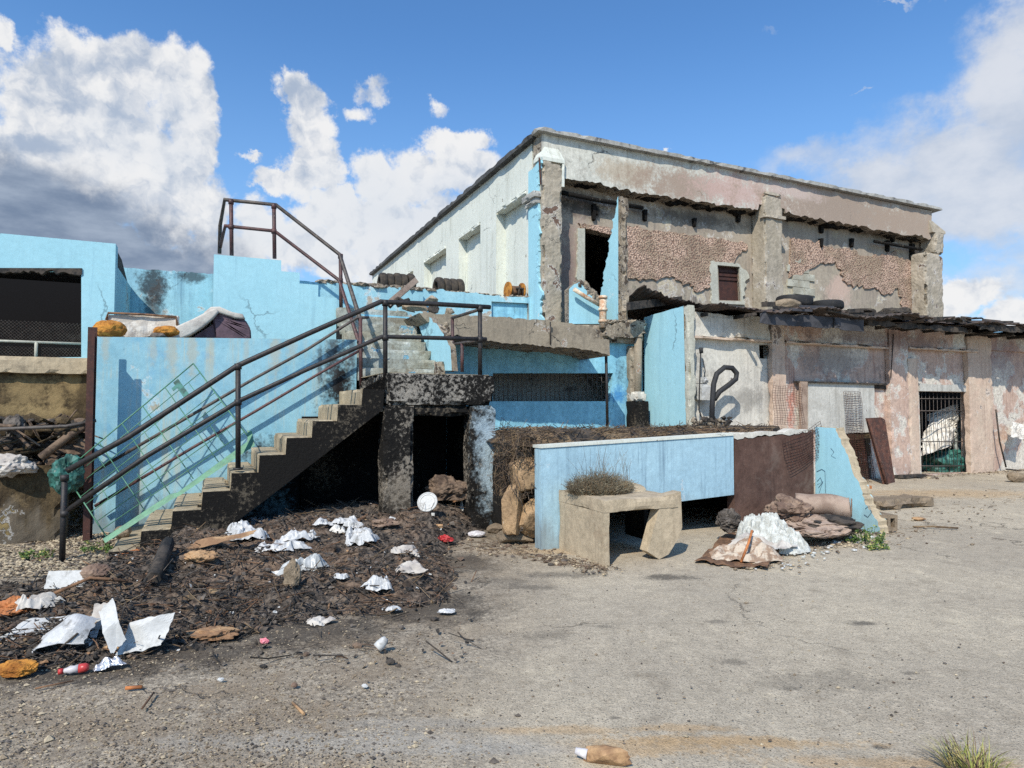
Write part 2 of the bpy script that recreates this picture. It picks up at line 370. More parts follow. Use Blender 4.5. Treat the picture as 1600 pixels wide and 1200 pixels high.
def pebble_mat():
    m, t, b = newmat('pebble_dash'); P = t.n('NewGeometry')
    v = t.vor(P, 24, 'F1'); c = t.vor(P, 24, 'F1', 1); n = t.noise(P, 1.3, 4, .6); n2 = t.noise(P, 40, 3, .7)
    sep = t.n('SeparateColor', Color=c)
    col = t.mix(sep, lin(212, 182, 160, .95), lin(178, 152, 134, .95))
    col = t.mix(t.ss(n, .42, .6), col, lin(166, 146, 124, .95)); nb = t.noise(P, 2.6, 6, .7); col = t.mix(t.m('MULTIPLY', t.ss(nb, .5, .66), .55), col, lin(120, 104, 92))
    col = t.mix(t.ss(v, .42, .75), col, lin(130, 106, 92))
    col = t.mix(1.0, col, t.m('ADD', .75, t.m('MULTIPLY', n2, .5)), 'MULTIPLY')
    h = t.m('SUBTRACT', 1.0, t.m('MULTIPLY', v, 1.4))
    setin(t, b, Base_Color=col, Roughness=.9, Normal=t.n('Bump', Strength=.7, Distance=.025, Height=h))
    b.inputs['Specular IOR Level'].default_value = .2
    return m
M_pebble = pebble_mat()
M_block = weathered('grey_block', lin(190, 188, 172, K), lin(176, 176, 164, K), streak=.3, bump=.5)
Q = lambda x, y: onb(x, y, 10.35)
M_lw = weathered('lower_wall_white', lin(212, 208, 196, K), lin(200, 194, 182, K), under=lin(150, 140, 128, K), peel=.14, streak=.55, streakcol=lin(110, 108, 106), dirt=.25, dirtcol=lin(140, 134, 124), crack=.5, soot=[(Q(1180, 625), (.7, .6, .3), .5, lin(110, 106, 100)), (Q(1100, 600), (.2, .3, .8), .5, lin(90, 86, 80))])
M_lp = weathered('lower_wall_pink', lin(198, 170, 152, K), lin(184, 162, 148, K), under=lin(222, 214, 200, K), peel=.62, pscale=1.1, streak=.8, streakcol=lin(126, 82, 72), dirt=.6, dirtcol=lin(128, 114, 108), crack=.5, bump=.5, chips=.8,
    soot=[(Q(1310, 560), (1.6, 1.2, .55), .7, lin(120, 112, 110)), (Q(1390, 530), (2.5, 2, .28), .6, lin(104, 82, 80)), (Q(1560, 555), (1.6, 1.5, .8), .65, lin(132, 110, 112)), (Q(1240, 640), (.16, .3, .7), .9, lin(190, 120, 100)), (Q(1345, 700), (.6, .5, .9), .5, lin(120, 104, 88))])
M_lpil = weathered('lower_pilaster', lin(206, 186, 166, K), lin(188, 164, 146, K), under=lin(140, 126, 118, K), peel=.3, streak=.8, streakcol=lin(120, 92, 84), crack=.4)
M_bay = weathered('painted_panel', lin(206, 204, 196, K), lin(178, 176, 168, K), under=lin(110, 70, 58, K), peel=.14, pscale=2.5, streak=.5, dirt=.4, dirtcol=lin(160, 156, 146))
def rust(name, c1, c2, c3=None, rough=.75, metal=.1):
    m, t, b = newmat(name); P = t.n('NewGeometry')
    n = t.noise(P, 9, 7, .7); n2 = t.noise(P, 45, 4, .7)
    col = t.mix(t.ss(n, .42, .6), c1, c2)
    if c3: col = t.mix(t.ss(n2, .58, .7), col, c3)
    setin(t, b, Base_Color=col, Roughness=rough, Metallic=metal, Normal=t.n('Bump', Strength=.4, Distance=.004, Height=n2))
    return m
M_rail = rust('black_rail_paint', (.014, .014, .015, 1), (.03, .026, .024, 1), lin(92, 70, 60), .6)
M_pipe = rust('rusty_maroon_pipe', lin(88, 58, 56), lin(62, 46, 46), lin(130, 112, 104), .6)
M_gpipe = rust('weathered_grey_pipe', lin(86, 80, 74), lin(60, 54, 50), lin(120, 84, 74), .6)
M_rpost = rust('brown_steel', lin(74, 44, 36), lin(58, 36, 32), lin(110, 74, 58))
M_green = rust('green_enamel', lin(86, 136, 106), lin(74, 118, 94), lin(110, 108, 80), .5)
M_mesh = rust('rusty_mesh', lin(82, 48, 38), lin(56, 36, 32), None)
M_rustp = rust('rusty_plate', lin(92, 58, 46), lin(64, 44, 38), lin(150, 130, 112), .85)
M_pvc = rust('scorched_white_pipe', lin(214, 200, 176), lin(176, 130, 92), lin(110, 70, 48), .6, 0)
M_corr = rust('burnt_roof_sheet', (.045, .04, .037, 1), lin(84, 70, 62), lin(128, 106, 90), .75, .1)
M_tar = simple('grey_tar_board', lin(70, 70, 74), lin(54, 54, 58), 3, .8)
M_wood = simple('weathered_timber', lin(128, 96, 70), lin(88, 66, 50), 9, .85, .5)
M_char = simple('charred_timber_and_shade', lin(76, 68, 60), (.02, .019, .018, 1), 7, .9, .6)  # charred timber, also paints the shade on the left building's upper side
M_rubber = simple('tyre_rubber', (.018, .018, .019, 1), lin(66, 62, 56), 5, .8, .5, lo=.5, hi=.8)
M_dusty = simple('dusty_tyre_rubber', lin(74, 66, 56), lin(50, 46, 42), 7, .9, .5)
M_foam = simple('orange_foam', lin(192, 132, 56), lin(140, 88, 34), 9, .95, .9, bs=60)
M_cloth = simple('dirty_white_fabric', lin(224, 220, 210, .95), lin(190, 182, 170, .95), 4, .9, .4)
M_cush = simple('grey_white_cushion', lin(196, 190, 180, .95), lin(168, 160, 152, .95), 5, .9, .4)
M_plum = simple('plum_fabric', lin(98, 80, 88), lin(76, 62, 70), 5, .9, .4)
M_plastic = simple('white_plastic', (.50, .50, .49, 1), (.19, .18, .16, 1), 11, .4, .3, spec=.5, lo=.5, hi=.72)
M_greyplastic = simple('dull_clear_plastic', (.45, .46, .45, 1), (.3, .31, .3, 1), 9, .3, .3, spec=.5)
M_board = simple('white_foam_board', (.50, .50, .48, 1), (.20, .19, .17, 1), 9, .6, .2, lo=.5, hi=.74)
M_rag = simple('brown_rag', lin(142, 120, 102), lin(104, 84, 72), 6, .95, .6)
M_carpet = simple('dusty_pink_carpet', lin(164, 144, 128), lin(136, 116, 102), 4, .95, .6, bs=120)
M_fluff = simple('white_stuffing', (.58, .59, .55, 1), (.40, .40, .36, 1), 14, .95, .8)
M_sack = simple('printed_woven_sack', lin(188, 174, 156), lin(148, 124, 104), 11, .8, .6, lo=.44, hi=.56)
M_card = simple('tan_cardboard', lin(176, 142, 104), lin(136, 104, 76), 6, .85, .3)
M_orange = simple('orange_peel_plastic', lin(184, 116, 66), lin(140, 86, 50), 8, .7)
M_red = simple('red_plastic', lin(178, 60, 58), lin(160, 34, 36), 8, .35)
M_clear = simple('clear_bottle_plastic', (.62, .60, .60, 1), (.5, .46, .46, 1), 12, .2, .1)
M_pink = simple('pink_plastic', lin(232, 150, 160), lin(210, 120, 130), 8, .5)
M_teal = simple('dark_teal_plastic', lin(58, 112, 102), lin(34, 66, 58), 8, .5)
M_foil = simple('silver_foil', (.6, .6, .62, 1), (.4, .4, .42, 1), 14, .3, .4, .6)
M_debris = simple('charred_debris', (.028, .026, .024, 1), lin(110, 98, 86), 5, .95, .8, lo=.46, hi=.7)
M_brownbit = simple('brown_debris', lin(116, 98, 82), lin(80, 66, 56), 8, .95, .5)
M_greybit = simple('grey_debris', lin(108, 100, 92), lin(70, 64, 58), 8, .95, .5)
M_straw = simple('dry_straw', lin(132, 112, 86), lin(84, 68, 52), 4, .95, .4)
M_bush = simple('dry_grey_twigs', lin(136, 128, 106), lin(92, 84, 66), 6, .95, .3)
M_grass = simple('dry_green_grass', lin(124, 134, 62), lin(170, 158, 100), 5, .8, .1)
M_weed = simple('weed_leaf', lin(86, 110, 52), lin(58, 84, 36), 6, .8, .1)
M_rock = weathered('tan_rock', lin(176, 146, 110, K), lin(136, 112, 86, K), under=lin(110, 80, 56, K), peel=.2, streak=.3, bump=.9, grain=.4, dirt=.4, dirtcol=lin(90, 74, 58))
M_rub = weathered('grey_rubble', lin(150, 134, 112, K), lin(116, 102, 86, K), streak=0, bump=.9, grain=.4, dirt=.4, dirtcol=lin(84, 70, 58))
M_cable_and_shadow = simple('black_cable_and_shadow', (.02, .02, .022, 1), (.03, .03, .03, 1), 5, .7)  # black of the cables, also used for the added cast-shadow loop
M_glass = simple('dim_sheet', lin(150, 156, 152), lin(96, 106, 104), 3, .5)
M_ink = simple('dark_blue_ink', lin(58, 92, 116), lin(40, 60, 80), 9, .8)
def ground_mat():
    m, t, b = newmat('yard_concrete'); P = t.n('NewGeometry')
    n1 = t.noise(P, .45, 5, .6); n2 = t.noise(P, 1.9, 7, .66); n3 = t.noise(P, 26, 6, .75); n4 = t.noise(P, 110, 3, .8)
    sep = t.n('SeparateXYZ', Vector=P); X = sep; Y = sep.node.outputs[1]
    col = t.mix(t.ss(n1, .38, .62), lin(177, 165, 145, K), lin(193, 180, 157, K))
    col = t.mix(t.ss(n2, .55, .72), col, lin(206, 192, 166, K))
    col = t.mix(t.m('MULTIPLY', t.ss(n2, .44, .28), .6), col, lin(150, 138, 120, K))
    # loose gravel to the left, near the burnt heap
    gm = t.ss(t.m('ADD', t.m('ADD', X, t.m('MULTIPLY', Y, -.16)), t.m('MULTIPLY', t.m('SUBTRACT', n2, .5), 1.6)), .0, -1.5)
    gv = t.vor(P, 55, 'F1', 1); gs = t.n('SeparateColor', Color=gv)
    gcol = t.mix(gs, lin(112, 102, 90, K), lin(188, 174, 152, K))
    gcol = t.mix(t.ss(n2, .4, .62), gcol, lin(138, 122, 102, K))
    col = t.mix(t.m('MULTIPLY', gm, .85), col, gcol)
    # aggregate specks
    av = t.vor(P, 75, 'F1'); ac = t.n('SeparateColor', Color=t.vor(P, 75, 'F1', 1))
    am = t.m('MULTIPLY', t.ss(av, .42, .28), t.ss(n3, .42, .56))
    col = t.mix(t.m('MULTIPLY', am, .65), col, t.mix(ac, lin(70, 64, 58), lin(206, 194, 172)))
    sp = t.ss(t.vor(P, 17, 'F1'), .13, .08); sr = t.n('SeparateColor', Color=t.vor(P, 17, 'F1', 1))
    col = t.mix(t.m('MULTIPLY', t.m('MULTIPLY', sp, t.ss(sr, .72, .76)), .85), col, lin(56, 52, 48))
    dk = t.ss(t.noise(t.scale(P, (.9, 1.6, 1)), 1.35, 4, .6), .66, .74)
    col = t.mix(t.m('MULTIPLY', dk, .14), col, lin(84, 80, 74))
    col = t.mix(t.m('MULTIPLY', t.ss(t.noise(P, 5.5, 8, .72), .52, .68), .35), col, lin(136, 122, 102, K))
    # oil spots, dusty soil strips, cracks
    lst = []
    for x, y, rx, ry, st in ((1050, 900, .3, .14, .75), (880, 895, .5, .16, .5), (820, 915, .35, .14, .5), (780, 905, .5, .2, .35), (1345, 972, .14, .07, .7), (1120, 970, .1, .06, .5), (945, 978, .1, .06, .5), (860, 990, .3, .12, .35),
                          (1150, 1032, .12, .06, .4), (1420, 1050, .07, .04, .5), (1290, 1060, .5, .2, .28), (740, 958, .1, .07, .5), (1230, 1070, .09, .04, .45), (1375, 1160, .05, .03, .7), (690, 930, .4, .3, .45), (960, 1120, .04, .025, .6), (720, 870, .35, .3, .5)):
        p = onz(x, y); lst.append((p, (rx, ry, 1), st, lin(78, 74, 68)))
    for x, y, rx, ry, st in ((1150, 1155, .75, .07, .75), (1010, 1165, .6, .12, .7), (860, 1140, .5, .06, .6), (1400, 1185, .9, .08, .6), (1060, 1135, .35, .05, .6), (900, 860, 1.2, .25, .5), (1480, 770, 2.2, .8, .6)):
        p = onz(x, y); lst.append((p, (rx, ry, 1), st, lin(186, 156, 116, K)))
    for x, y, rx, ry, st in ((560, 1160, 1.2, .16, .6), (800, 1170, .5, .08, .5), (650, 1130, .6, .08, .4)):
        p = onz(x, y); lst.append((p, (rx, ry, 1), st, lin(172, 166, 154, K)))
    for x, y, rx, ry, st in ((640, 950, 1.0, .5, .75), (480, 985, .9, .4, .75), (300, 1015, .9, .4, .7), (150, 1040, .8, .35, .65), (720, 880, .6, .5, .6), (20, 1050, .7, .4, .6), (760, 830, .8, .5, .45)):
        p = onz(x, y); lst.append((p, (rx, ry, 1), st, lin(62, 56, 50)))
    col = blobs(t, P, col, lst, SOOT, t.noise(P, 4.1, 8, .7), 34)
    cv = t.vm('ADD', P, t.scale(t.noise(P, 1.6, 6, .62, out=1), (.8, .8, .8)))
    cd = t.vor(cv, .33, 'DISTANCE_TO_EDGE')
    cm = t.m('MULTIPLY', t.ss(cd, .0042, .001), t.ss(t.noise(P, .6, 2), .5, .6))
    col = t.mix(t.m('MULTIPLY', cm, .6), col, lin(82, 74, 64))
    k4 = t.ss(n4, .3, .7, -.5, .5); k3 = t.ss(n3, .32, .68, -.5, .5); k2 = t.ss(t.noise(P, 7.5, 6, .7), .34, .66, -.5, .5)
    col = t.mix(1.0, col, t.m('ADD', .98, t.m('ADD', t.m('MULTIPLY', k4, .36), t.m('ADD', t.m('MULTIPLY', k3, .28), t.m('MULTIPLY', k2, .16)))), 'MULTIPLY')
    pit = t.m('MULTIPLY', t.ss(n4, .63, .70), t.ss(n2, .4, .6)); col = t.mix(t.m('MULTIPLY', pit, .7), col, lin(64, 58, 52))
    lp = t.m('MULTIPLY', t.ss(t.noise(P, 90, 3, .75), .64, .7), t.ss(n1, .4, .55)); col = t.mix(t.m('MULTIPLY', lp, .5), col, lin(216, 204, 182))
    h = t.m('ADD', t.m('MULTIPLY', n3, .5), t.m('ADD', t.m('MULTIPLY', n4, .25), t.m('SUBTRACT', t.m('MULTIPLY', am, .2), cm)))
    setin(t, b, Base_Color=col, Roughness=.92, Normal=t.n('Bump', Strength=.8, Distance=.02, Height=h))
    b.inputs['Specular IOR Level'].default_value = .2
    return m
M_ground = ground_mat()

def blk_mat():
    m, t, b = newmat('hollow_block_courses'); P = t.n('NewGeometry'); n = t.noise(P, 18, 5, .7); n2 = t.noise(P, 2.2, 4, .6)
    col = t.mix(t.ss(n2, .4, .62), lin(186, 184, 168, K), lin(160, 156, 140, K)); col = t.mix(t.ss(n, .55, .7), col, lin(120, 114, 100))
    setin(t, b, Base_Color=col, Roughness=.9, Normal=t.n('Bump', Strength=.5, Distance=.015, Height=n)); return m
M_blk = blk_mat()
# ------------------------------------------------------------------ ground
def axis(lo, hi, d0, d1, st, far):
    v = []; x = lo
    while x < hi: v.append(x); x += st
    g = st; x = hi
    while x < far: v.append(x); g *= 1.5; x += g
    g = st * 1.5; x = lo - g
    while x > -far: v.insert(0, x); g *= 1.5; x -= g
    return v
def ground():
    bm = BM(); xs = axis(-7, 14, 0, 0, .14, 420); ys = axis(1.2, 17, 0, 0, .14, 420)
    rows = []
    for y in ys:
        row = []
        for x in xs:
            f = 1 if (-7 <= x <= 14 and 1.2 <= y <= 17) else 0
            z = (fbm((x, y, 0), .5, 3) * .022 + fbm((x, y, 5), 2.2, 3) * .006) * f
            row.append(bm.verts.new((x, y, z - .012)))
        rows.append(row)
    for a, b in zip(rows, rows[1:]):
        for i in range(len(xs) - 1): bm.faces.new((a[i], a[i + 1], b[i + 1], b[i])).smooth = True
    o = fin(bm, 'ground', M_ground, kind='structure', label='bare grey beige concrete yard with stains, cracks and gravel', cat='ground', norm=False)
ground()
# ------------------------------------------------------------------ main building
mb = thing('main_building', 'large derelict two storey building with white side wall and broken grey upper front', 'building', L(13, 20, 0))
R20, ZT = 20.0, 7.64
# facade wall, set back under the band
bm = BM()
door = [(914, 357), (962, 367), (962, 486), (914, 484)]
hatch = [(1122, 415), (1155, 418), (1158, 470), (1124, 469)]
hole = [(1187, 411), (1194, 412), (1195, 423), (1188, 422)]
p0 = [L(6.6, 13, 0), L(R20, 13, 0), L(R20, 13, 7.5), L(6.6, 13, 7.5)]
slab(bm, p0, V * .3, [[onb(x, y, 13) for x, y in h] for h in (door, hatch, hole)], 0, 1)
fin(bm, 'front_wall', [M_fac, M_rough], mb)
bm = BM()
slab_b(bm, ro([(846, 205), (1456, 330), (1455, 373, 2.5), (1330, 351, 3), (1228, 333, 3), (1226, 326), (1186, 319, 1), (1184, 328, 2.5), (1080, 312, 3), (1000, 302, 3), (930, 286, 2), (872, 276), (846, 270)], 6, 3), 12.6, .4, mi=0, ms=1, jit=.01)
fin(bm, 'parapet_band', [M_band, M_rough], mb)
r = random.Random(5)
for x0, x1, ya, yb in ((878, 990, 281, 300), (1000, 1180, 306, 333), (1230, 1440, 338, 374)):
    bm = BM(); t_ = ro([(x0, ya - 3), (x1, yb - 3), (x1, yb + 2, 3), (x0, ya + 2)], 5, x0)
    slab_b(bm, t_, 12.8, .18); fin(bm, 'soffit_shade', M_black, mb)  # black strips put the shadow under the parapet band into colour
bm = BM()
gbox(bm, 6.33, R20 + .1, 12.46, 12.85, ZT, ZT + .10, .16, .02, .006)
fin(bm, 'parapet_cap', M_cap, mb); bm = BM(); gbox(bm, 6.34, 6.85, 12.852, 29.4, ZT - .03, ZT + .095, .12, .02, .006)
fin(bm, 'parapet_cap', M_capdark, mb)
bm = BM()
lbox(bm, 6.86, R20, 12.86, 29.3, 7.2, 7.35)
fin(bm, 'roof', M_cap, mb)
bm = BM()
lbox(bm, R20 - .3, R20, 13.3, 29.3, 0, 7.6); lbox(bm, 6.9, R20 - .3, 29.0, 29.3, 0, 7.6)
fin(bm, 'rear_wall', M_fac, mb)
# white side wall with sunk panels
bm = BM()
lbox(bm, 6.75, 6.95, 13.12, 29.3, 0, 6.65)
lbox(bm, 6.5, 6.95, 13.12, 29.3, 6.65, ZT)
for b0, b1 in ((13.12, 13.4), (15.16, 16.24), (17.93, 19.07), (21.38, 22.69), (24.98, 26.1), (28.2, 29.3)):
    lbox(bm, 6.5, 6.75, b0, b1, 0, 6.65)
fin(bm, 'side_wall', M_white, mb)
for b0, b1 in ((13.40, 15.16), (16.24, 17.93), (19.07, 21.38), (22.69, 24.98)):
    bm = BM(); gbox(bm, 6.46, 6.74, b0 + .02, b1 - .02, 6.56, 6.645, .06, .03, .004)
    fin(bm, 'lintel', M_white, mb)
bm = BM(); gbox(bm, 6.60, 6.76, 19.3, 20.0, 4.0, 5.05, .2, .02, .003); fin(bm, 'wall_niche', M_cap, mb)
# corner pilaster: blue painted side, bare concrete front
bm = BM()
slab_a(bm, ro([(845, 246, 3), (833, 262, 1.5), (834, 318), (826, 322), (826, 498), (848, 500, 2.5), (842, 440, 3), (840, 395, 3), (842, 335, 3), (838, 300, 3)], 5, 9), 6.405, .05, jit=.004)
lbox(bm, 6.41, 6.5, 12.62, 13.12, 3.2, 6.95)
fin(bm, 'pilaster_side', M_fin, mb)
bm = BM()
gbox(bm, 6.455, 6.93, 12.5, 13.0, 2.9, 7.02, .05, .07, .02)
fin(bm, 'pilaster', M_pil, mb)
bm = BM()
slab(bm, [L(6.38, 12.5, 7.02), L(6.38, 12.5, 7.1), L(6.55, 12.6, 7.36), L(6.9, 12.6, 7.36), L(7.0, 12.5, 7.1), L(7.0, 12.5, 7.02)], V * .3)
gbox(bm, 6.93, 7.0, 12.5, 12.6, 6.5, 7.02, .08, .03, .01)
fin(bm, 'pilaster_head', M_white, mb)
bm = BM()
gbox(bm, 6.28, 6.5, 12.55, 13.2, 6.22, 6.36, .06, .04, .008); gbox(bm, 6.33, 6.5, 12.6, 13.15, 6.10, 6.219, .06, .03, .008)
fin(bm, 'side_bracket', M_cap, mb)
bm = BM(); gbox(bm, 12.9, 13.52, 12.52, 13.0, 3.2, 7.16, .05, .05, .012); fin(bm, 'pilaster', M_pil, mb)
bm = BM(); gbox(bm, 12.84, 13.58, 12.45, 12.62, 6.55, 6.64, .07, .03, .01); fin(bm, 'pilaster_capital', M_pil, mb); bm = BM(); gbox(bm, 12.86, 13.55, 12.49, 12.60, 7.165, 7.25, .07, .04, .012); fin(bm, 'pilaster_head', M_pil, mb)
bm = BM(); gbox(bm, 19.25, 20.08, 12.5, 13.0, 3.2, 6.3, .06, .09, .022); gbox(bm, 19.72, 20.14, 12.48, 13.0, 6.301, 6.95, .06, .12, .03)
slab(bm, [L(19.6, 12.48, 6.93), L(20.2, 12.48, 6.93), L(20.2, 12.48, 7.0), L(19.75, 12.58, 7.3), L(19.6, 12.58, 7.3)], V * .4)
fin(bm, 'pilaster', M_pil, mb)
# pebble-dashed and patched plaster on the facade
bm = BM()
slab_b(bm, ro([(976, 352, 3), (1020, 360, 3), (1070, 364, 3), (1080, 368, 3), (1130, 372, 3), (1168, 382, 5), (1166, 392, 5), (1150, 404, 5), (1136, 412, 3), (1112, 414, 3), (1110, 448, 5), (1095, 455, 6), (1080, 447, 6), (1062, 438, 5), (1050, 431, 4), (1030, 436, 4), (1010, 437, 4), (976, 435)], 6, 21), 12.955, .06)
slab_b(bm, ro([(1236, 372, 4), (1262, 374, 4), (1290, 385, 4), (1335, 390, 4), (1352, 400, 4), (1392, 396, 4), (1405, 403, 3), (1428, 408, 3), (1436, 440, 3), (1436, 475, 4), (1424, 490, 5), (1410, 478, 4), (1404, 450, 4), (1392, 460, 5), (1370, 452, 5), (1340, 444, 5), (1322, 440, 4), (1316, 424, 4), (1300, 412, 4), (1282, 411, 3), (1262, 422, 4), (1254, 430, 4), (1234, 434)], 6, 22), 12.955, .06)
slab_b(bm, ro([(904, 348, 2), (955, 356, 2), (955, 366, 1), (914, 356, 1), (910, 372, 3)], 5, 23), 12.955, .06)
fin(bm, 'pebble_dash', M_pebble, mb)
bm = BM()
slab_b(bm, ro([(1110, 408, 2), (1152, 411, 2), (1168, 425, 3), (1164, 476), (1112, 474, 2)], 5, 24), 12.94, .05, holes=[[(1121, 414), (1156, 417), (1159, 471), (1123, 470)]])
osr = fin(bm, 'opening_surround', M_block, mb); bm = BM()
slab_b(bm, ro([(903, 356, 1), (914, 357), (914, 484), (902, 482, 1)], 6, 25), 12.93, .06)
fin(bm, 'opening_surround', M_block, mb)
bm = BM(); slab_b(bm, [(1122, 415), (1155, 418), (1158, 470), (1124, 469)], 13.1, .04)
for k in range(3):
    y = 421 + k * 6; slab_b(bm, [(1124, y), (1154, y + 2.4), (1154, y + 6), (1124, y + 4)], 13.07, .03)
fin(bm, 'shutter', M_rpost, osr)
bm = BM(); r = random.Random(4)
for j in range(6):
    for i in range(-1, 3):
        za = 4.55 + j * .2; aa = 14.15 + i * .42 + (j % 2) * .2
        if aa < 13.95 or aa + .4 > 15.25 or (j > 4 and i > 1) or (j < 1 and i < 0): continue
        gbox(bm, aa, aa + .405, 12.955, 13.05, za, za + .192, .1, .006, .002)
fin(bm, 'block_infill', M_blk, mb)
bm = BM()
for x, y, w, h in ((927, 318, 5, 26), (932, 322, 4, 14), (1007, 327, 5, 18), (1085, 340, 4, 14), (1153, 335, 5, 12), (1283, 352, 5, 12), (1283, 372, 4, 14), (1331, 372, 4, 14), (1387, 375, 4, 18), (1395, 368, 4, 10), (1425, 380, 5, 26)):
    bm = BM(); slab_b(bm, [(x, y), (x + w, y + .5), (x + w - 1, y + h), (x + .5, y + h - 2)], 12.9, .1); fin(bm, 'burnt_bracket', M_black, mb)
bm = BM(); tube(bm, [onb(878, 301, 12.8), onb(930, 312, 12.8), onb(1004, 325, 12.8)], .05, 6); fin(bm, 'burnt_pipe', M_black, mb)
bm = BM(); tube(bm, [onb(1366, 377, 12.8), onb(1400, 383, 12.8), onb(1440, 390, 12.8)], .045, 6)
fin(bm, 'burnt_pipe', M_black, mb)
bm = BM(); slab_b(bm, [(842, 246), (844, 246), (846, 288), (844, 288)], 12.47, .02); fin(bm, 'rebar', M_rustp, mb)
# standing blue fragment of a cross wall, and the broken blue chunk beside it
fw_ = thing('broken_wall_fragment', 'tall pointed pale blue wall fragment standing beside the upper doorway', 'wall fragment', L(7.85, 12, 3.2))
bm = BM()
slab_a(bm, ro([(966, 306, 1), (960, 340, 2), (953, 372, 2), (950, 400, 2), (943, 430, 2), (938, 462, 2), (934, 500), (966, 500)], 6, 31), 7.80, .12, mi=0, ms=1, jit=.006)
fin(bm, 'painted_face', [M_fin, M_rough], fw_)
bm = BM(); gbox(bm, 7.79, 7.93, 11.42, 11.54, 3.1, 6.05, .07, .05, .014); fin(bm, 'broken_edge', M_rough, fw_)
ch = thing('broken_parapet_stub', 'low broken blue parapet stub with rubble crest under the upper doorway', 'wall fragment', L(7, 11.9, 3.2))
bm = BM(); slab_b(bm, ro([(889, 452, 1), (897, 444, 1), (905, 441, 1), (915, 452, 2), (932, 470, 2), (941, 482), (943, 506), (889, 506)], 5, 32), 11.85, .18, mi=0, ms=1, jit=.01)
fin(bm, 'painted_face', [M_fin, M_rough], ch)
bm = BM(); r = random.Random(8)
for k in range(26):
    t_ = k / 25; p = onb(903 + 32 * t_, 446 + 26 * t_ - r.uniform(0, 7), 11.93)
    ico(bm, p, [r.uniform(.05, .13) for _ in range(3)], 2, rock_disp(k, .3))
fin(bm, 'rubble_crest', M_rough, ch, kind='stuff')
bm = BM(); tube(bm, [onb(897, 452, 11.7), onb(915, 464, 11.7), onb(938, 477, 11.7)], .045, 10)
fin(bm, 'scorched_pipe', M_pvc, label='pale scorched drain pipe lying tilted on the blue parapet stub', cat='pipe')
vp = thing('vertical_drain_pipe', 'rusty orange and white upright drain pipe with collars at the balcony end', 'pipe', onb(942, 512, 11.5))
bm = BM(); tube(bm, [onb(942, 462, 11.5), onb(942, 512, 11.5)], .075, 14); fin(bm, 'pipe_body', M_pvc, vp)
for y in (463, 482, 500):
    bm = BM(); tube(bm, [onb(942, y, 11.5), onb(942, y + 4, 11.5)], .095, 14); fin(bm, 'collar', M_pvc, vp)
# ------------------------------------------------------------------ recessed blue wall with the barred window, terrace above
rw = thing('recessed_wall', 'blue recessed wall with a long barred window under the balcony slab', 'wall', L(5.7, 11.8, 0))
bm = BM()
win = [(770, 583), (958, 583), (953, 627), (770, 627)]
slab(bm, [L(2.2, 11.7, 0), L(8.45, 11.7, 0), L(8.45, 11.7, 3.3), L(2.2, 11.7, 3.3)], V * .2, [[onb(x, y, 11.7) for x, y in win]])
fin(bm, 'wall_face', M_recess, rw)
bm = BM()
for k in range(26):
    x = 772 + k * 7.3; tube(bm, [onb(x, 582, 11.76), onb(x, 628, 11.76)], .007, 5)
for k in range(25):
    for q in range(3):
        x = 772 + k * 7.3; y = 590 + q * 14 + (k % 2) * 7
        tube(bm, [onb(x, y, 11.76), onb(x + 7.3, y, 11.76)], .006, 4)
fin(bm, 'window_grille', M_gpipe, rw)
bm = BM(); slab(bm, [L(4.3, 12.75, .8), L(8.4, 12.75, .8), L(8.4, 12.75, 3.0), L(4.3, 12.75, 3.0)], V * .1); fin(bm, 'inner_wall', M_cap, rw)
bm = BM()
gbox(bm, 3.46, 8.35, 11.7, 13.0, 3.05, 3.27, .2, .03, .01); gbox(bm, 7.0, 8.4, 11.55, 11.71, 3.0, 3.34, .06, .06, .02)
r = random.Random(11)
for k in range(46): ico(bm, onb(946 + r.uniform(0, 62), 504 + r.uniform(-3, 6), 11.5), (r.uniform(.03, .12), r.uniform(.03, .1), r.uniform(.02, .05)), 1, rock_disp(k + 60, .35))
slab_b(bm, ro([(946, 508, 2), (1008, 500, 2), (1010, 521, 3), (985, 528, 3), (946, 524, 2)], 4, 5), 11.42, .26, jit=.01)
fin(bm, 'terrace_edge', M_rough, rw)
cp = thing('concrete_downpipe', 'pinkish square concrete downpipe with black stub foot beside tall blue end wall', 'pipe', onb(995, 664, 11.5))
bm = BM(); tube(bm, [onb(997, 520, 11.5), onb(997, 570, 11.5), onb(996, 622, 11.5)], .085, 14); gbox(bm, 8.04, 8.2, 11.5, 11.7, 1.7, 2.95, .06, .05, .015); fin(bm, 'pipe_body', M_slab, cp)
bm = BM(); gbox(bm, *[q for q in (8.02, 8.36)], 11.35, 11.69, 1.2, 1.78, .08, .02, .006); fin(bm, 'foot', M_black, cp)
bm = BM(); gbox(bm, 8.04, 8.34, 11.36, 11.69, 1.785, 1.98, .05, .05, .015); fin(bm, 'collar', M_lw, cp)
bm = BM(); tube(bm, [onb(997, 524, 11.5), onb(997, 528, 11.5)], .10, 14); fin(bm, 'collar', M_slab, cp)
bs = thing('balcony_slab', 'cracked sagging grey concrete balcony slab above the barred window', 'balcony', L(5, 10.7, 2.6))
bm = BM(); slab_b(bm, ro([(690, 507, 1), (820, 515, 1), (944, 530, 1), (952, 531), (953, 556, 1), (925, 547, 1.5), (760, 532, 1.5), (690, 521)], 9, 41), 10.6, 1.08, mi=0, ms=1, jit=.008)
fin(bm, 'lower_slab', [M_slab, M_rough], bs)
bm = BM(); slab_b(bm, ro([(655, 489, 1.5), (760, 494, 1.5), (860, 501, 1.5), (926, 510), (928, 531), (820, 517), (700, 510, 2), (668, 503)], 9, 42), 10.66, 1.03, mi=0, ms=1, jit=.008)
fin(bm, 'upper_slab', [M_slab, M_rough], bs)
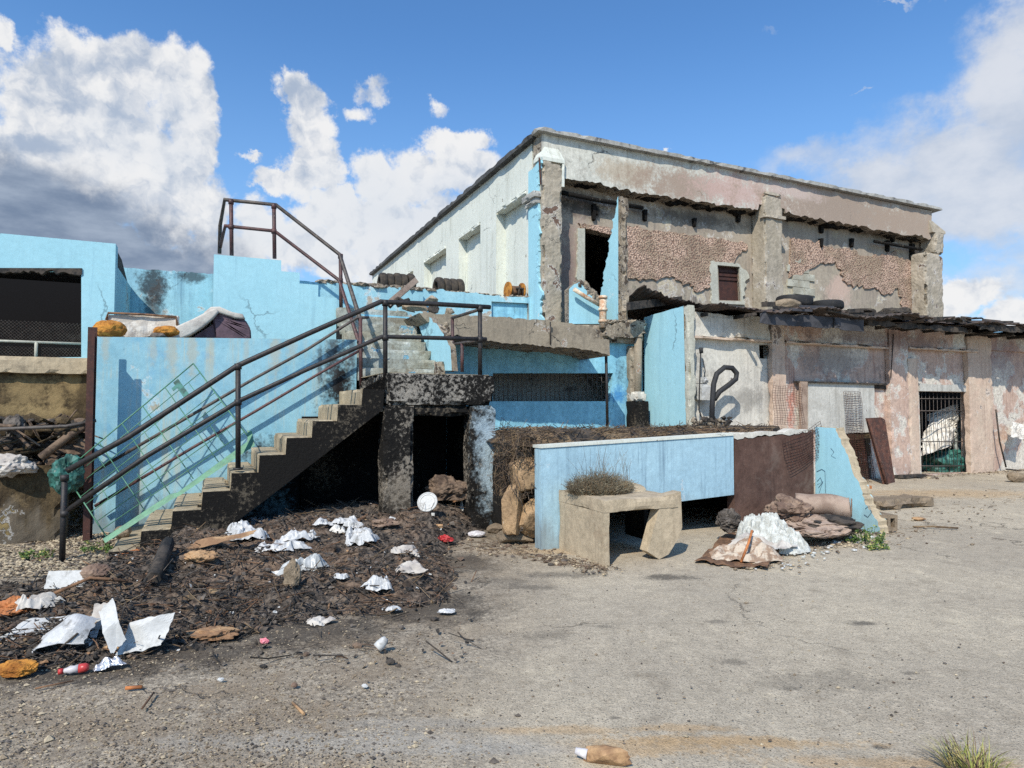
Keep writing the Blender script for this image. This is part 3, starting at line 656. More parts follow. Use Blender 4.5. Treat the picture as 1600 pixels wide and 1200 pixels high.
bm = BM(); tube(bm, [onb(860, 503, 10.59), onb(860, 538, 10.59)], .012, 6); fin(bm, 'crack_pipe', M_char, bs)
bm = BM(); tube(bm, [onb(947, 556, 10.75), onb(948, 600, 10.75), onb(949, 666, 10.75)], .028, 8)
fin(bm, 'balcony_prop', M_rail, label='thin black steel prop standing under the balcony slab end', cat='post')
# parapet wall behind the stairs
pw = thing('parapet_wall', 'long blue parapet wall with black mould stains and broken rubble top behind the stairs', 'wall', L(2.5, 13.1, 0))
bm = BM()
slab_b(bm, ro([(190, 418, 1), (336, 428, .5), (500, 441, 2.5), (600, 449, 2.5), (700, 455, 1.5), (842, 466), (842, 800), (190, 800)], 6, 51), 13.0, .22, holes=[[(768, 471), (826, 474), (826, 505), (768, 505)]], mi=0, ms=1, jit=.01)
fin(bm, 'wall_face', [M_stain, M_rough], pw)
bm = BM(); slab_b(bm, [(767, 470), (828, 473), (828, 506), (767, 506)], 13.07, .1); fin(bm, 'sunk_panel', M_recess, pw)
bm = BM(); r = random.Random(14)
for k in range(150):
    t_ = r.random(); x = 500 + 330 * t_ ** 1.2; y = 441 + (x - 500) * .072
    s = r.uniform(.02, .085) * (1.2 if x < 690 else .6)
    ico(bm, onb(x, y - r.uniform(-1, 1), 13.05 + r.uniform(0, .12)), (s * r.uniform(.8, 2), s * r.uniform(.8, 2), s * .6), 1, rock_disp(k, .3))
fin(bm, 'rubble_crest', M_rough, pw, kind='stuff')
# ------------------------------------------------------------------ stepped wall (third flight)
sw = thing('stepped_blue_wall', 'pale blue stepped wall below the topmost pipe railing', 'wall', L(1, 12.3, 2.5))
prof = [(0, 2.4), (2.02, 2.4), (2.02, 3.61), (1.70, 3.61), (1.70, 3.82), (1.38, 3.82), (1.38, 4.01), (1.07, 4.01), (1.07, 4.2), (0, 4.2)]
bm = BM(); slab(bm, [L(a, 12.0, z) for a, z in prof], V * .95); fin(bm, 'wall_face', M_fin, sw)
# ------------------------------------------------------------------ ledge wall behind the lower flight
lw = thing('stair_back_wall', 'tall blue wall behind the lower stair flight with sofa ledge on top', 'wall', L(.3, 11, 0))
bm = BM(); slab(bm, [L(-1.45, 10.0, 0), L(1.99, 10.0, 0), L(3.6, 10.0, 0), L(3.6, 10.0, 1.66), L(1.99, 10.0, 1.66), L(1.99, 10.0, 2.66), L(.3, 10.0, 2.605), L(-1.45, 10.0, 2.545)], V * .22)
fin(bm, 'wall_face', M_ledge, lw)
bm = BM(); lbox(bm, -1.28, 1.97, 10.23, 11.98, 2.35, 2.50); lbox(bm, -1.28, -.02, 11.99, 12.99, 2.35, 2.50); lbox(bm, -1.44, -1.30, 10.23, 10.98, 0, 2.5)
fin(bm, 'ledge_floor', M_conc, lw)
# ------------------------------------------------------------------ left building
lb = thing('left_building', 'blue building at the left edge with dark opening over a stained brown base', 'building', L(-4, 12, 0))
ow = [(-160, 419), (127, 420), (127, 558), (-160, 560)]
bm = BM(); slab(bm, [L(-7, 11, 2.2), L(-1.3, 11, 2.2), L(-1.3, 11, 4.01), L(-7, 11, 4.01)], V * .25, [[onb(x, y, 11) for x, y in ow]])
fin(bm, 'upper_wall', M_fin, lb)
bm = BM(); lbox(bm, -1.55, -1.3, 11.26, 13.0, 0, 3.72); slab(bm, [L(-1.3, 11.02, 0), L(-1.3, 11.24, 0), L(-1.3, 11.24, 2.19), L(-1.3, 11.02, 2.19)], U * .02); fin(bm, 'side_wall', M_blue, lb)
bm = BM(); slab(bm, [L(-1.33, 11.26, 3.72), L(-1.33, 13.0, 3.72), L(-1.33, 12.0, 3.98), L(-1.33, 11.26, 4.0)], -U * 5.6); fin(bm, 'roof', M_char, lb)  # charred colour paints the shade on the upper side of this building
bm = BM(); gbox(bm, -7, -1.56, 10.93, 11.2, 2.10, 2.33, .06, .04, .008); fin(bm, 'window_sill', M_sill, lb)
bm = BM(); gbox(bm, -7, -1.5, 11.04, 11.25, -.05, 2.099, .1, .0, .015); fin(bm, 'lower_wall', M_dirty, lb)
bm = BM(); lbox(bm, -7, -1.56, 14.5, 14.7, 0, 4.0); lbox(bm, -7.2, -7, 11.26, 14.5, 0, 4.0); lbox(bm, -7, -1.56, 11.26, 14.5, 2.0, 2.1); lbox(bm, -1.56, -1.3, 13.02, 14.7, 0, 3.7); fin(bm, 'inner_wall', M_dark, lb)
bm = BM(); r = random.Random(2)
slab_b(bm, ro([(-160, 418), (128, 419), (128, 428, 3), (60, 425, 3), (-160, 424)], 6, 61), 10.98, .1); fin(bm, 'burnt_lintel', M_char, lb)
ml = thing('chain_link_panel', 'chain link mesh panel with pale rail inside the left dark opening', 'fence', onb(60, 556, 11.3))
bm = BM()
for k in range(-44, 60):
    a0 = -3.6 + k * .045
    for s in (1, -1):
        pa, pb = [a0, 2.36], [a0 + s * .5, 2.86]
        pts = [L(min(max(q, -3.6), -1.62), 11.33, z) for q, z in (pa, pb)]
        if (pts[0] - pts[1]).length < .5: continue
        tube(bm, pts, .0032, 3, caps=False)
fin(bm, 'mesh', M_gpipe, ml)
bm = BM(); tube(bm, [L(-3.6, 11.3, 2.56), L(-1.6, 11.3, 2.56)], .018, 8); fin(bm, 'rail', M_block, ml)
for a_ in (-2.28, -1.66): 
    bm = BM(); tube(bm, [L(a_, 11.3, 2.3), L(a_, 11.3, 2.56)], .022, 8); fin(bm, 'post', M_block, ml)
# brown steel post: an angle section standing clear of the wall
bm = BM()
a_ = -1.40
lbox(bm, a_, a_ + .075, 9.52, 9.535, -.02, 2.62); lbox(bm, a_, a_ + .012, 9.536, 9.70, -.02, 2.58); lbox(bm, a_, a_ + .075, 9.701, 9.715, -.02, 2.64)
fin(bm, 'steel_post', M_rpost, label='brown rusty steel post standing at the left end of the blue stair wall', cat='post')
# ------------------------------------------------------------------ staircase
st = thing('concrete_staircase', 'burnt concrete staircase with sooty pillars, landing and worn pale steps', 'staircase', L(1, 9, 0))
RUN, RISE, ZL = .302, .2, 2.07
for i in range(1, 11):
    bm = BM(); z = ZL - RISE * i; a0 = 2.03 - RUN * i
    gbox(bm, a0, a0 + RUN + (.0 if i > 1 else -.01), 8.35, 9.97, z - (.30 if i < 8 else z + .02), z, .045, .024, .004)
    fin(bm, 'step', M_conc, st, smooth=False)
bm = BM()
saw = []
for i in range(0, 11):
    z = ZL - RISE * i
    if i == 0: saw += [(2.02, 2.03)]; continue
    a1, a0 = 2.03 - RUN * (i - 1), 2.03 - RUN * i
    saw += [(a1 + .0, z - .012), (a0 + .012, z - .012)]
low = [(-.98, -.05), (-.2, -.05), (.35, .35), (.62, .55), (1.99, 1.60)]
pts = [L(a, 8.30, z) for a, z in saw + low]
slab(bm, pts, V * .045)
und = [(-.2, -.04), (.35, .36), (.62, .56), (2.0, 1.61), (2.0, 1.75), (.62, .70), (.30, .46), (-.4, -.04)]
slab(bm, [L(a, 8.36, z) for a, z in und], V * 1.6)
fin(bm, 'stringer', M_black, st)
bm = BM(); gbox(bm, 2.035, 3.53, 8.30, 9.98, 1.66, ZL, .05, .03, .01); fin(bm, 'landing', M_soot, st)
bm = BM(); gbox(bm, 2.03, 3.50, 8.42, 9.96, ZL + .004, ZL + .012, .08, .0, .002); fin(bm, 'landing_top', M_conc, st)
bm = BM(); gbox(bm, 2.005, 2.40, 8.29, 8.62, -.02, 1.655, .05, .045, .012); fin(bm, 'pillar', M_sootpil, st)
bm = BM(); gbox(bm, 3.19, 3.55, 8.28, 8.62, -.02, 1.655, .05, .045, .012); fin(bm, 'pillar', M_sootpil, st)
bm = BM(); gbox(bm, 2.41, 3.18, 8.33, 8.5, 1.52, 1.657, .05, .08, .02); fin(bm, 'lintel', M_black, st)
bm = BM(); lbox(bm, 3.42, 3.54, 8.63, 9.97, -.02, 1.65); lbox(bm, 1.2, 3.4, 9.93, 9.98, -.02, 1.5); fin(bm, 'inner_wall', M_black, st)  # sooty walls, their black also paints the darkness under the landing
for i in range(8):
    bm = BM(); b0 = 10.0 + i * .275; z = ZL + .171 * (i + 1)
    gbox(bm, 2.01, 3.335, b0, b0 + .277 if i < 7 else 12.99, z - .2, z, .05, .016, .002)
    fin(bm, 'upper_step', M_riser, st)
bm = BM(); slab(bm, [L(2.03, 10.22, 1.6), L(2.03, 10.22, 2.03), L(2.03, 12.2, 3.2), L(2.03, 12.99, 3.2), L(2.03, 12.99, 2.6)], U * 1.29); fin(bm, 'flight_underside', M_black, st)
bm = BM()
slab_a(bm, ro([(706, 579, 0), (704, 545, 2), (690, 518, 3), (672, 496, 3), (660, 487, 1), (648, 486, 2), (651, 500, 0), (680, 579)], 5, 71), 3.34, .1, mi=0, ms=1, jit=.012)
fin(bm, 'curb_wall', [M_fin, M_rough], st)
bm = BM(); gbox(bm, 3.20, 3.36, 9.84, 9.99, ZL, 2.36, .035, .05, .016); fin(bm, 'broken_newel', M_rough, st)
bm = BM(); r = random.Random(17)
for k in range(40):
    ico(bm, ona(672 + r.uniform(0, 30), 500 + r.uniform(0, 45), 3.45), [r.uniform(.02, .06) for _ in range(3)], 1, rock_disp(k, .3)) if k < 14 else ico(bm, L(r.uniform(2.1, 3.2), 12.2 + r.uniform(0, .3), 3.44), [r.uniform(.02, .07) for _ in range(3)], 1, rock_disp(k, .3))
fin(bm, 'crumbled_concrete', M_rough, st, kind='stuff')
# ------------------------------------------------------------------ railings
B0 = 8.40
fr = thing('black_stair_railing', 'black two bar steel railing along the front of the lower stairs and landing', 'railing', L(0, B0, 0))
def P(x, y, b=B0): return onb(x, y, b)
bm = BM(); tube(bm, [P(104, 736), P(200, 683), P(370, 572), P(480, 522), P(596, 471), P(602, 472), P(680, 475), P(766, 480)], .032, 12); fin(bm, 'top_rail', M_rail, fr)
bm = BM(); tube(bm, [P(100, 801), P(230, 712), P(352, 640), P(372, 627), P(480, 577), P(597, 526), P(680, 528), P(760, 530)], .028, 12); fin(bm, 'middle_rail', M_rail, fr)
for x, ya, yb in ((97, 745, 879), (372, 571, 733), (602, 472, 592), (750, 481, 588)):
    x_ = x + (4 if x < 100 else 0); bm = BM(); tube(bm, [P(x_, ya), P(x, yb)], .03, 12); po = fin(bm, 'post', M_rail, fr)
    for yf in (ya + 1, {97: 802, 372: 628, 602: 527, 750: 530}[x]):
        bm = BM(); tube(bm, [P(x_, yf - 4), P(x_, yf + 5)], .042, 12); fin(bm, 'fitting', M_rail, po)
    bm = BM(); tube(bm, [P(x, yb - 2), P(x, yb + 1)], .055, 12); fin(bm, 'base_flange', M_rail, po)
A0 = 3.45
bm = BM(); tube(bm, [ona(748, 484, A0), ona(706, 497, A0)], .024, 10); tube(bm, [ona(748, 532, A0), ona(707, 538, A0)], .022, 10); fin(bm, 'return_rail', M_gpipe, fr)
for x, y0 in ((707, 496), (722, 536)):
    bm = BM(); tube(bm, [ona(x, y0, A0), ona(x, 581, A0)], .026, 10); fin(bm, 'return_post', M_pipe, fr)
br = thing('rear_pipe_railing', 'thin grey and maroon pipe railing between the black railing and blue stair wall', 'railing', L(0, 9.85, 0))
bm = BM(); tube(bm, [P(145, 738, 9.86), P(300, 648, 9.86), P(400, 590, 9.86), P(480, 546, 9.86), P(557, 497, 9.86), P(576, 496, 9.86)], .022, 10); fin(bm, 'top_rail', M_gpipe, br)
bm = BM(); tube(bm, [P(148, 791, 9.86), P(300, 700, 9.86), P(400, 642, 9.86), P(500, 583, 9.86), P(563, 547, 9.86)], .02, 10); fin(bm, 'lower_rail', M_pipe, br)
bm = BM(); tube(bm, [P(563, 497, 9.86), P(564, 602, 9.86)], .028, 10); fin(bm, 'post', M_pipe, br)
ur = thing('upper_pipe_railing', 'tall maroon pipe railing on top of the stepped blue wall running down the upper flight', 'railing', L(1, 12.1, 3.5))
BB = 12.12
bm = BM(); tube(bm, [P(343, 396, 12.9), P(344, 352, 12.9), P(351, 312, BB), P(431, 320, BB), P(531, 398, BB), P(563, 500, 9.86)], .034, 10); fin(bm, 'top_rail', M_gpipe, ur)
bm = BM(); tube(bm, [P(344, 386, 12.9), P(352, 353, BB), P(429, 361, BB), P(530, 438, BB), P(565, 548, 9.86)], .032, 10); fin(bm, 'middle_rail', M_pipe, ur)
for x, ya, yb in ((361, 313, 399), (428, 320, 404), (532, 398, 497)):
    bm = BM(); tube(bm, [P(x, ya, BB), P(x + 1, yb, BB)], .034, 10); po = fin(bm, 'post', M_pipe, ur)
    for yf in (ya + 2, {361: 354, 428: 361, 532: 438}[x]):
        bm = BM(); tube(bm, [P(x, yf - 3, BB), P(x, yf + 4, BB)], .046, 10); fin(bm, 'fitting', M_pipe, po)
# ------------------------------------------------------------------ loading dock
dk = thing('loading_dock', 'low blue loading dock wall with scorched brown end and debris covered top', 'dock', L(5.5, 7, 0))
bm = BM()
slab_b(bm, ro([(845, 700), (1000, 690), (1146, 680), (1147, 773), (1060, 784), (897, 806), (897, 900), (846, 880)], 8, 3), 6.75, .16); fin(bm, 'blue_wall', M_low, dk)
bm = BM()
slab_b(bm, ro([(844.5, 696), (1146, 676.5), (1146, 680.5), (844.5, 700.5)], 8, 3), 6.735, .2); fin(bm, 'wall_coping', M_white, dk)
bm = BM()
slab_b(bm, ro([(1148, 684, 1.5), (1200, 681, 2), (1271, 675), (1272, 815), (1148, 830)], 6, 4), 6.77, .14); fin(bm, 'scorched_wall', M_brown, dk)
bm = BM()
slab_b(bm, ro([(1148, 678, 2), (1205, 674, 2), (1262, 671, 1), (1262, 676, 2), (1205, 681, 2), (1148, 685)], 6, 5), 6.76, .15); fin(bm, 'broken_coping', M_lw, dk)
bm = BM(); gbox(bm, 3.52, 7.82, 6.92, 10.3, .98, 1.17, .16, .0, .02); gbox(bm, 3.52, 8.4, 10.301, 11.69, .98, 1.2, .16, .0, .02); fin(bm, 'dock_floor', M_rub, dk)
bm = BM(); gbox(bm, 3.5, 3.9, 7.2, 11.69, -.03, .978, .12, .05, .05); lbox(bm, 3.9, 7.82, 8.6, 8.8, 0, .97); gbox(bm, 7.6, 7.8, 6.95, 10.2, -.02, .975, .12, .02, .02); fin(bm, 'inner_wall', M_black, dk)  # black walls paint the darkness of the void inside the dock
fl = thing('leaning_fin_wall', 'blue buttress wall with jagged sloping broken edge at the dock end', 'wall fragment', L(7.95, 6.2, 0))
bm = BM()
slab_a(bm, ro([(1274, 667, .6), (1306, 669, 1.5), (1314, 690, 1.7), (1326, 715, 1.7), (1333, 740, 1.7), (1346, 765, 1.7), (1352, 788, 1.7), (1370, 812, 1.7), (1378, 842, 1), (1378, 858), (1274, 825)], 5, 81), 7.9, .16, mi=0, ms=1, jit=.012)
fin(bm, 'painted_face', [M_fin, M_sill], fl)
bm = BM()
def ink(pts, w=.003):
    tube(bm, [ona(x, y, 7.893) for x, y in pts], w, 4)
ink([(1276, 737), (1284, 733), (1289, 736), (1290, 770)]); ink([(1277, 752), (1282, 746), (1285, 754), (1279, 762)]); ink([(1298, 700), (1303, 706), (1299, 712), (1306, 716)], .002); ink([(1352, 795), (1358, 790), (1362, 800), (1356, 808), (1350, 804)]); ink([(1277, 757), (1286, 752), (1280, 770)], .002)
fin(bm, 'scribble', M_ink, fl)
# ------------------------------------------------------------------ lower right building
an = thing('lower_front_building', 'low pinkish grey annex with barred doorway under ragged burnt sheet roof', 'building', L(14, 11, 0))
bm = BM()
dd = [(1436, 611), (1514, 613), (1516, 738), (1440, 742)]; vent = [(1186, 538), (1205, 539), (1204, 561), (1187, 560)]
slab(bm, [L(8.66, 10.47, -.03), L(10.9, 10.47, -.03), L(10.9, 10.47, 3.55), L(8.66, 10.47, 3.55)], V * .2, [[onb(x, y, 10.47) for x, y in vent]]); fin(bm, 'white_bay_wall', M_lw, an)
bm = BM(); slab(bm, [L(10.9, 10.47, -.03), L(26, 10.47, -.03), L(26, 10.47, 3.6), L(10.9, 10.47, 3.6)], V * .2, [[onb(x, y, 10.47) for x, y in dd]]); fin(bm, 'pink_bay_wall', M_lp, an)
def pil(x0, x1, mat, zt=3.5, b=10.33, name='pilaster'):
    a0, a1 = onb(x0, 640, b).dot(U), onb(x1, 640, b).dot(U)
    bm = BM(); gbox(bm, a0, a1, b, 10.469, -.03, zt, .1, .015, .006); fin(bm, name, mat, an)
def zat(x, y, b=10.33): return onb(x, y, b).z
pil(1208, 1229, M_lpil); pil(1392, 1421, M_lp); pil(1421, 1436, M_lpil, zat(1430, 560)); pil(1515, 1552, M_lpil); pil(1700, 1745, M_lpil)
bm = BM(); aP = lambda x: onb(x, 640, 10.33).dot(U)
gbox(bm, 8.66, aP(1207), 10.36, 10.469, zat(1130, 527), 3.56, .1, .02, .006); fin(bm, 'beam', M_lw, an)
bm = BM(); gbox(bm, aP(1229.5), aP(1391.5), 10.36, 10.469, zat(1300, 537), 3.58, .1, .02, .006); gbox(bm, aP(1421.5), aP(1514.5), 10.36, 10.469, zat(1460, 544), 3.6, .1, .02, .006); gbox(bm, aP(1553), aP(1699), 10.36, 10.469, zat(1600, 550), 3.6, .1, .02, .006); fin(bm, 'beam', M_lp, an)
bm = BM(); gbox(bm, 8.66, aP(1207.5), 10.31, 10.47, zat(1130, 527) - .05, zat(1130, 527) - .002, .1, .015, .004); gbox(bm, aP(1230), aP(1391), 10.31, 10.47, zat(1300, 537) - .05, zat(1300, 537) - .002, .1, .015, .004); gbox(bm, aP(1422), aP(1530), 10.29, 10.45, zat(1460, 544) - .05, zat(1460, 544) - .002, .1, .015, .004); fin(bm, 'string_course', M_lpil, an)
bm = BM(); slab_b(bm, ro([(1437, 600, 1), (1512, 602, 1), (1513, 612), (1437, 611)], 6, 7), 10.40, .06); fin(bm, 'door_lintel', M_bay, an)
bm = BM(); lbox(bm, 20.0, 26.0, 13.0, 13.2, 0, 4.0); lbox(bm, 8.7, 20.0, 12.88, 12.98, 0, 3.6); fin(bm, 'rear_wall', M_tar, an)
# tall blue end wall
ew = BM(); slab_a(ew, ro([(1006, 496, .5), (1040, 486, .5), (1068, 478), (1072, 664), (1006, 668)], 8, 8), 8.5, .13, mi=0, ms=1)
fin(ew, 'end_wall', [M_fin, M_rough], an)
bm = BM(); gbox(bm, 8.49, 8.655, 10.22, 10.36, 1.0, 3.66, .04, .04, .012); fin(bm, 'end_wall_edge', M_block, an)
# grille, panels
bm = BM()
for k in range(13):
    x = 1440 + k * 6.1; tube(bm, [P(x, 612, 10.5), P(x + (1.5 if k > 0 else 2), 738, 10.5)], .0065, 6)
for y in (623, 642, 690, 728): tube(bm, [P(1437, y, 10.49), P(1515, y, 10.49)], .012, 6)
fin(bm, 'door_grille', M_gpipe, an)
bm = BM(); slab_b(bm, ro([(1263, 597, .5), (1310, 598, .5), (1366, 599, .8), (1367, 660, .8), (1366, 676, 1), (1312, 677, 1), (1263, 672)], 7, 91), 10.40, .03); fin(bm, 'blocking_panel', M_bay, an)
bm = BM(); slab_b(bm, [(1314, 678), (1360, 676), (1362, 748), (1326, 752), (1318, 720)], 10.43, .03); fin(bm, 'blocking_panel', M_dirty, an)
bm = BM(); slab_b(bm, [(1252, 596), (1262, 596.5), (1262, 674), (1252, 674)], 10.30, .06); fin(bm, 'red_door_jamb', M_carpet, an)
bm = BM(); slab_b(bm, [(1246, 595), (1386, 599), (1386, 601.5), (1246, 597.5)], 10.34, .1); slab_b(bm, [(1366, 601), (1385, 602), (1385, 608), (1366, 607)], 10.42, .04); fin(bm, 'door_head', M_char, an)
# burnt corrugated roof, each ragged sheet its own part
r = random.Random(33)
def corr(a0, a1, b0, b1, zf, zb, seed, dz=0.0):
    rr = random.Random(seed); bm = BM(); n = max(6, int((a1 - a0) / .028)); m = 9
    off = [rr.uniform(-.03, .03) for _ in range(n + 1)]; g = []
    for j in range(m + 1):
        row = []
        for i in range(n + 1):
            a = a0 + (a1 - a0) * i / n; t_ = j / m
            bq = b0 + (b1 - b0) * t_ + (fbm((a * 1.7, seed, 0), 1, 4) * .36 if j == 0 else 0)
            z = zf + (zb - zf) * t_ + .018 * math.sin(a * 2 * PI / .115) + fbm((a, bq, seed), .75, 3) * .13 + dz * (i / n - .5) * (1 - t_)
            row.append(bm.verts.new(L(a, bq, z)))
        g.append(row)
    for j in range(m):
        for i in range(n): bm.faces.new((g[j][i], g[j][i + 1], g[j + 1][i + 1], g[j + 1][i])).smooth = True
    o = fin(bm, 'roof_sheet', M_corr, an, norm=False); solid(o, .006); return o
corr(8.0, 9.9, 11.05, 12.7, 3.93, 3.72, 1, -.50)
bm = BM(); pA, pB = onb(984, 484, 11.0), onb(1066, 474, 11.6); boxw(bm, pA, pB - pA, V * .12, Vector((0, 0, .16))); fin(bm, 'charred_beam', M_char, an)
corr(8.75, 10.2, 9.95, 12.9, 3.66, 3.85, 2, -.06)
corr(9.9, 11.8, 9.45, 12.9, 3.56, 3.98, 3, .02)
corr(11.5, 13.3, 9.4, 12.9, 3.60, 4.0, 4, .0)
corr(13.0, 14.7, 9.35, 12.9, 3.62, 4.0, 5, -.02)
corr(14.4, 16.3, 9.5, 12.9, 3.66, 4.0, 6, .10)
corr(16.1, 18.4, 9.4, 12.9, 3.66, 4.02, 7, .05)
corr(18.2, 22.0, 9.3, 12.9, 3.72, 4.05, 8, .12)
corr(21.8, 26.0, 9.3, 12.9, 3.76, 4.05, 9, .05)
bm = BM()
for a_ in [8.9 + k * .86 for k in range(20)]: gbox(bm, a_, a_ + .07, 9.75 if a_ > 9.6 else 10.2, 12.9, 3.46, 3.54, .4, .01, .004)
fin(bm, 'rafters', M_char, an)
r = random.Random(52)
for k in range(26):
    a_ = 9.6 + k * .44 + r.uniform(-.15, .15); l_ = r.uniform(.3, 1.1); zz = 3.60 + .012 * (a_ - 9.6) + r.uniform(-.06, .03); bq = r.uniform(9.4, 9.7); tl = r.gauss(0, .07)
    bm = BM(); boxw(bm, L(a_, bq, zz), U * l_ + Vector((0, 0, tl * l_)), V * .03, Vector((0, 0, r.uniform(.03, .10)))); fin(bm, 'charred_batten', r.choice((M_char, M_char, M_corr, M_tar)), an)
bm = BM(); gbox(bm, 9.75, 11.85, 9.62, 9.66, 3.28, 3.53, .1, .02, .01); gbox(bm, 11.75, 12.65, 9.56, 9.60, 3.26, 3.52, .1, .03, .01); fin(bm, 'fascia_board', M_tar, an)
bm = BM(); gbox(bm, 12.8, 16.4, 9.66, 9.70, 3.42, 3.56, .1, .03, .02); gbox(bm, 16.6, 22, 9.5, 9.54, 3.50, 3.66, .1, .03, .02); fin(bm, 'fascia_board', M_char, an)
# ------------------------------------------------------------------ box culvert with the dead bush
cu = thing('concrete_culvert_box', 'open tan concrete box with folded right leg standing before the blue dock wall', 'concrete box', L(4.1, 6.2, 0))
fo = onz(945, 885); fa, fb, _ = loc_ab(fo); ZB = .66
bm = BM(); gbox(bm, fa, fa + .06, fb, 6.73, -.02, ZB - .122, .05, .004, .002); fin(bm, 'side_wall', M_box, cu)
bm = BM(); gbox(bm, fa - .003, 4.62, fb - .003, 6.73, ZB - .12, ZB + .01, .04, .007, .002); fin(bm, 'top_slab', M_box, cu)
bm = BM()
leg = [(1035, 776), (1064, 768), (1066, 824), (1062, 838), (1045, 866), (1030, 874), (1012, 862)]
slab_b(bm, leg, fb + .01, .14); fin(bm, 'folded_leg', M_box, cu)
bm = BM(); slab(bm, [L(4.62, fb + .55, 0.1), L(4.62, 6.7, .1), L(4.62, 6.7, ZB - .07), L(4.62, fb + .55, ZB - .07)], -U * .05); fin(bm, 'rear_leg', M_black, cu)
bm = BM(); p = onz(1000, 752, ZB); ico(bm, L(4.3, 6.45, ZB), (.3, .2, .09), 3, rock_disp(3, .2)); fin(bm, 'sand_heap', M_sill, label='small heap of pale sand on the concrete box', cat='sand')
def bush():
    r = random.Random(6); bm = BM(); ca, cb = 4.0, 6.35
    for k in range(2400):
        th = r.uniform(0, 2 * PI); q = math.sqrt(r.random()); rad = q
        base = L(ca + .38 * rad * math.cos(th) * .95, cb + .27 * rad * math.sin(th), ZB)
        out = (U * math.cos(th) + V * math.sin(th)) * rad
        h = r.uniform(.10, .30) * (1 - .45 * rad * rad) * (1 + .35 * fbm(base, 7, 2))
        p = base; d = (Vector((0, 0, 1)) + out * .5 + Vector((r.gauss(0, .3), r.gauss(0, .3), r.gauss(0, .2)))).normalized()
        pts = [p]
        for s in range(3):
            p = p + d * h / 3; d = (d + Vector((r.gauss(0, .5), r.gauss(0, .5), r.gauss(-.08, .3)))).normalized(); pts.append(p)
        tube(bm, pts, r.uniform(.0016, .0036), 3, 0 if r.random() < .6 else 1, False, .5)
        if r.random() < .8:
            for s in range(3):
                c = pts[r.randint(1, 3)]; n = Vector((r.gauss(0, 1), r.gauss(0, 1), r.gauss(0, 1))).normalized(); e = n.orthogonal().normalized(); l = r.uniform(.008, .022)
                vs = [bm.verts.new(c), bm.verts.new(c + n * l + e * l * .3), bm.verts.new(c + n * l * 1.6)]
                bm.faces.new(vs).material_index = 0 if r.random() < .6 else 1
    for k in range(34):
        x = r.uniform(-.15, .42); p = L(ca + x, cb + r.uniform(-.1, .25), ZB + .1); d = Vector((r.gauss(0, .12), r.gauss(0, .12), 1)).normalized()
        h = r.uniform(.25, .48); tube(bm, [p, p + d * h * .5 + RT * r.gauss(0, .015), p + d * h + RT * r.gauss(0, .05)], .0024, 3, 1, False, .4)
    fin(bm, 'dead_bush', [M_bush, M_straw], label='dry grey dead bush growing on top of the concrete box', cat='bush', norm=False)
bush()
def blades(name, c, n, rad, hgt, mats, label, cat, seed, spread=.6, wid=.004, group=None):
    r = random.Random(seed); bm = BM()
    for k in range(n):
        th = r.uniform(0, 2 * PI); q = rad * math.sqrt(r.random()) * .5
        p = Vector(c) + Vector((math.cos(th) * q, math.sin(th) * q, -.01))
        th += r.gauss(0, .6); d = Vector((math.cos(th) * spread * r.random(), math.sin(th) * spread * r.random(), 1)).normalized()
        h = hgt * r.uniform(.45, 1.1); s = Vector((-math.sin(th), math.cos(th), 0)) * wid * r.uniform(.6, 1.3); mi = 0 if r.random() < .62 else 1
        pv = None
        for i in range(5):
            t_ = i / 4; w_ = s * (1 - t_ * .95)
            a, b = bm.verts.new(p - w_), bm.verts.new(p + w_)
            if pv: bm.faces.new((pv[0], pv[1], b, a)).material_index = mi
            pv = (a, b); p = p + d * h / 4; d = (d + Vector((math.cos(th), math.sin(th), -.5)) * .2 * spread).normalized()
    return fin(bm, name, mats, label=label, cat=cat, group=group, norm=False)
def weed(c, n, rad, hgt, label, seed):
    r = random.Random(seed); bm = BM()
    for k in range(n):
        th = r.uniform(0, 2 * PI); q = rad * math.sqrt(r.random())
        p = Vector(c) + Vector((math.cos(th) * q, math.sin(th) * q * .6, 0)); d = Vector((math.cos(th) * .5, math.sin(th) * .5, 1)).normalized(); h = hgt * r.uniform(.4, 1) * (1.2 - q / rad * .7)
        tube(bm, [p, p + d * h], .0025, 3, 0, False)
        for j in range(9):
            c0 = p + d * h * r.uniform(.15, 1.05); e = Vector((r.gauss(0, 1), r.gauss(0, 1), r.gauss(.2, .6))).normalized(); f = e.orthogonal().normalized(); l = r.uniform(.014, .04)
            bm.faces.new([bm.verts.new(c0), bm.verts.new(c0 + e * l * .5 + f * l * .3), bm.verts.new(c0 + e * l), bm.verts.new(c0 + e * l * .5 - f * l * .3)]).material_index = 0 if r.random() < .7 else 1
    fin(bm, 'weed_plant', [M_weed, M_grass], label=label, cat='weed', norm=False)
weed(onz(1352, 848), 60, .22, .24, 'leafy green weed at the foot of the jagged blue buttress wall', 3)
weed(onz(1370, 858), 22, .12, .1, 'low trailing green weed on the concrete just before the buttress', 9)
blades('grass_tuft', onz(1520, 1205), 260, .2, .17, [M_grass, M_straw], 'yellow green dry grass tuft in the bottom right yard corner', 'grass tuft', 5, 1.2, .0035)
weed(onz(58, 872), 26, .16, .14, 'sparse green weed left of the lowest black railing post', 13)
weed(onz(150, 862), 30, .16, .14, 'sparse green weed between railing post and stair foot', 14)
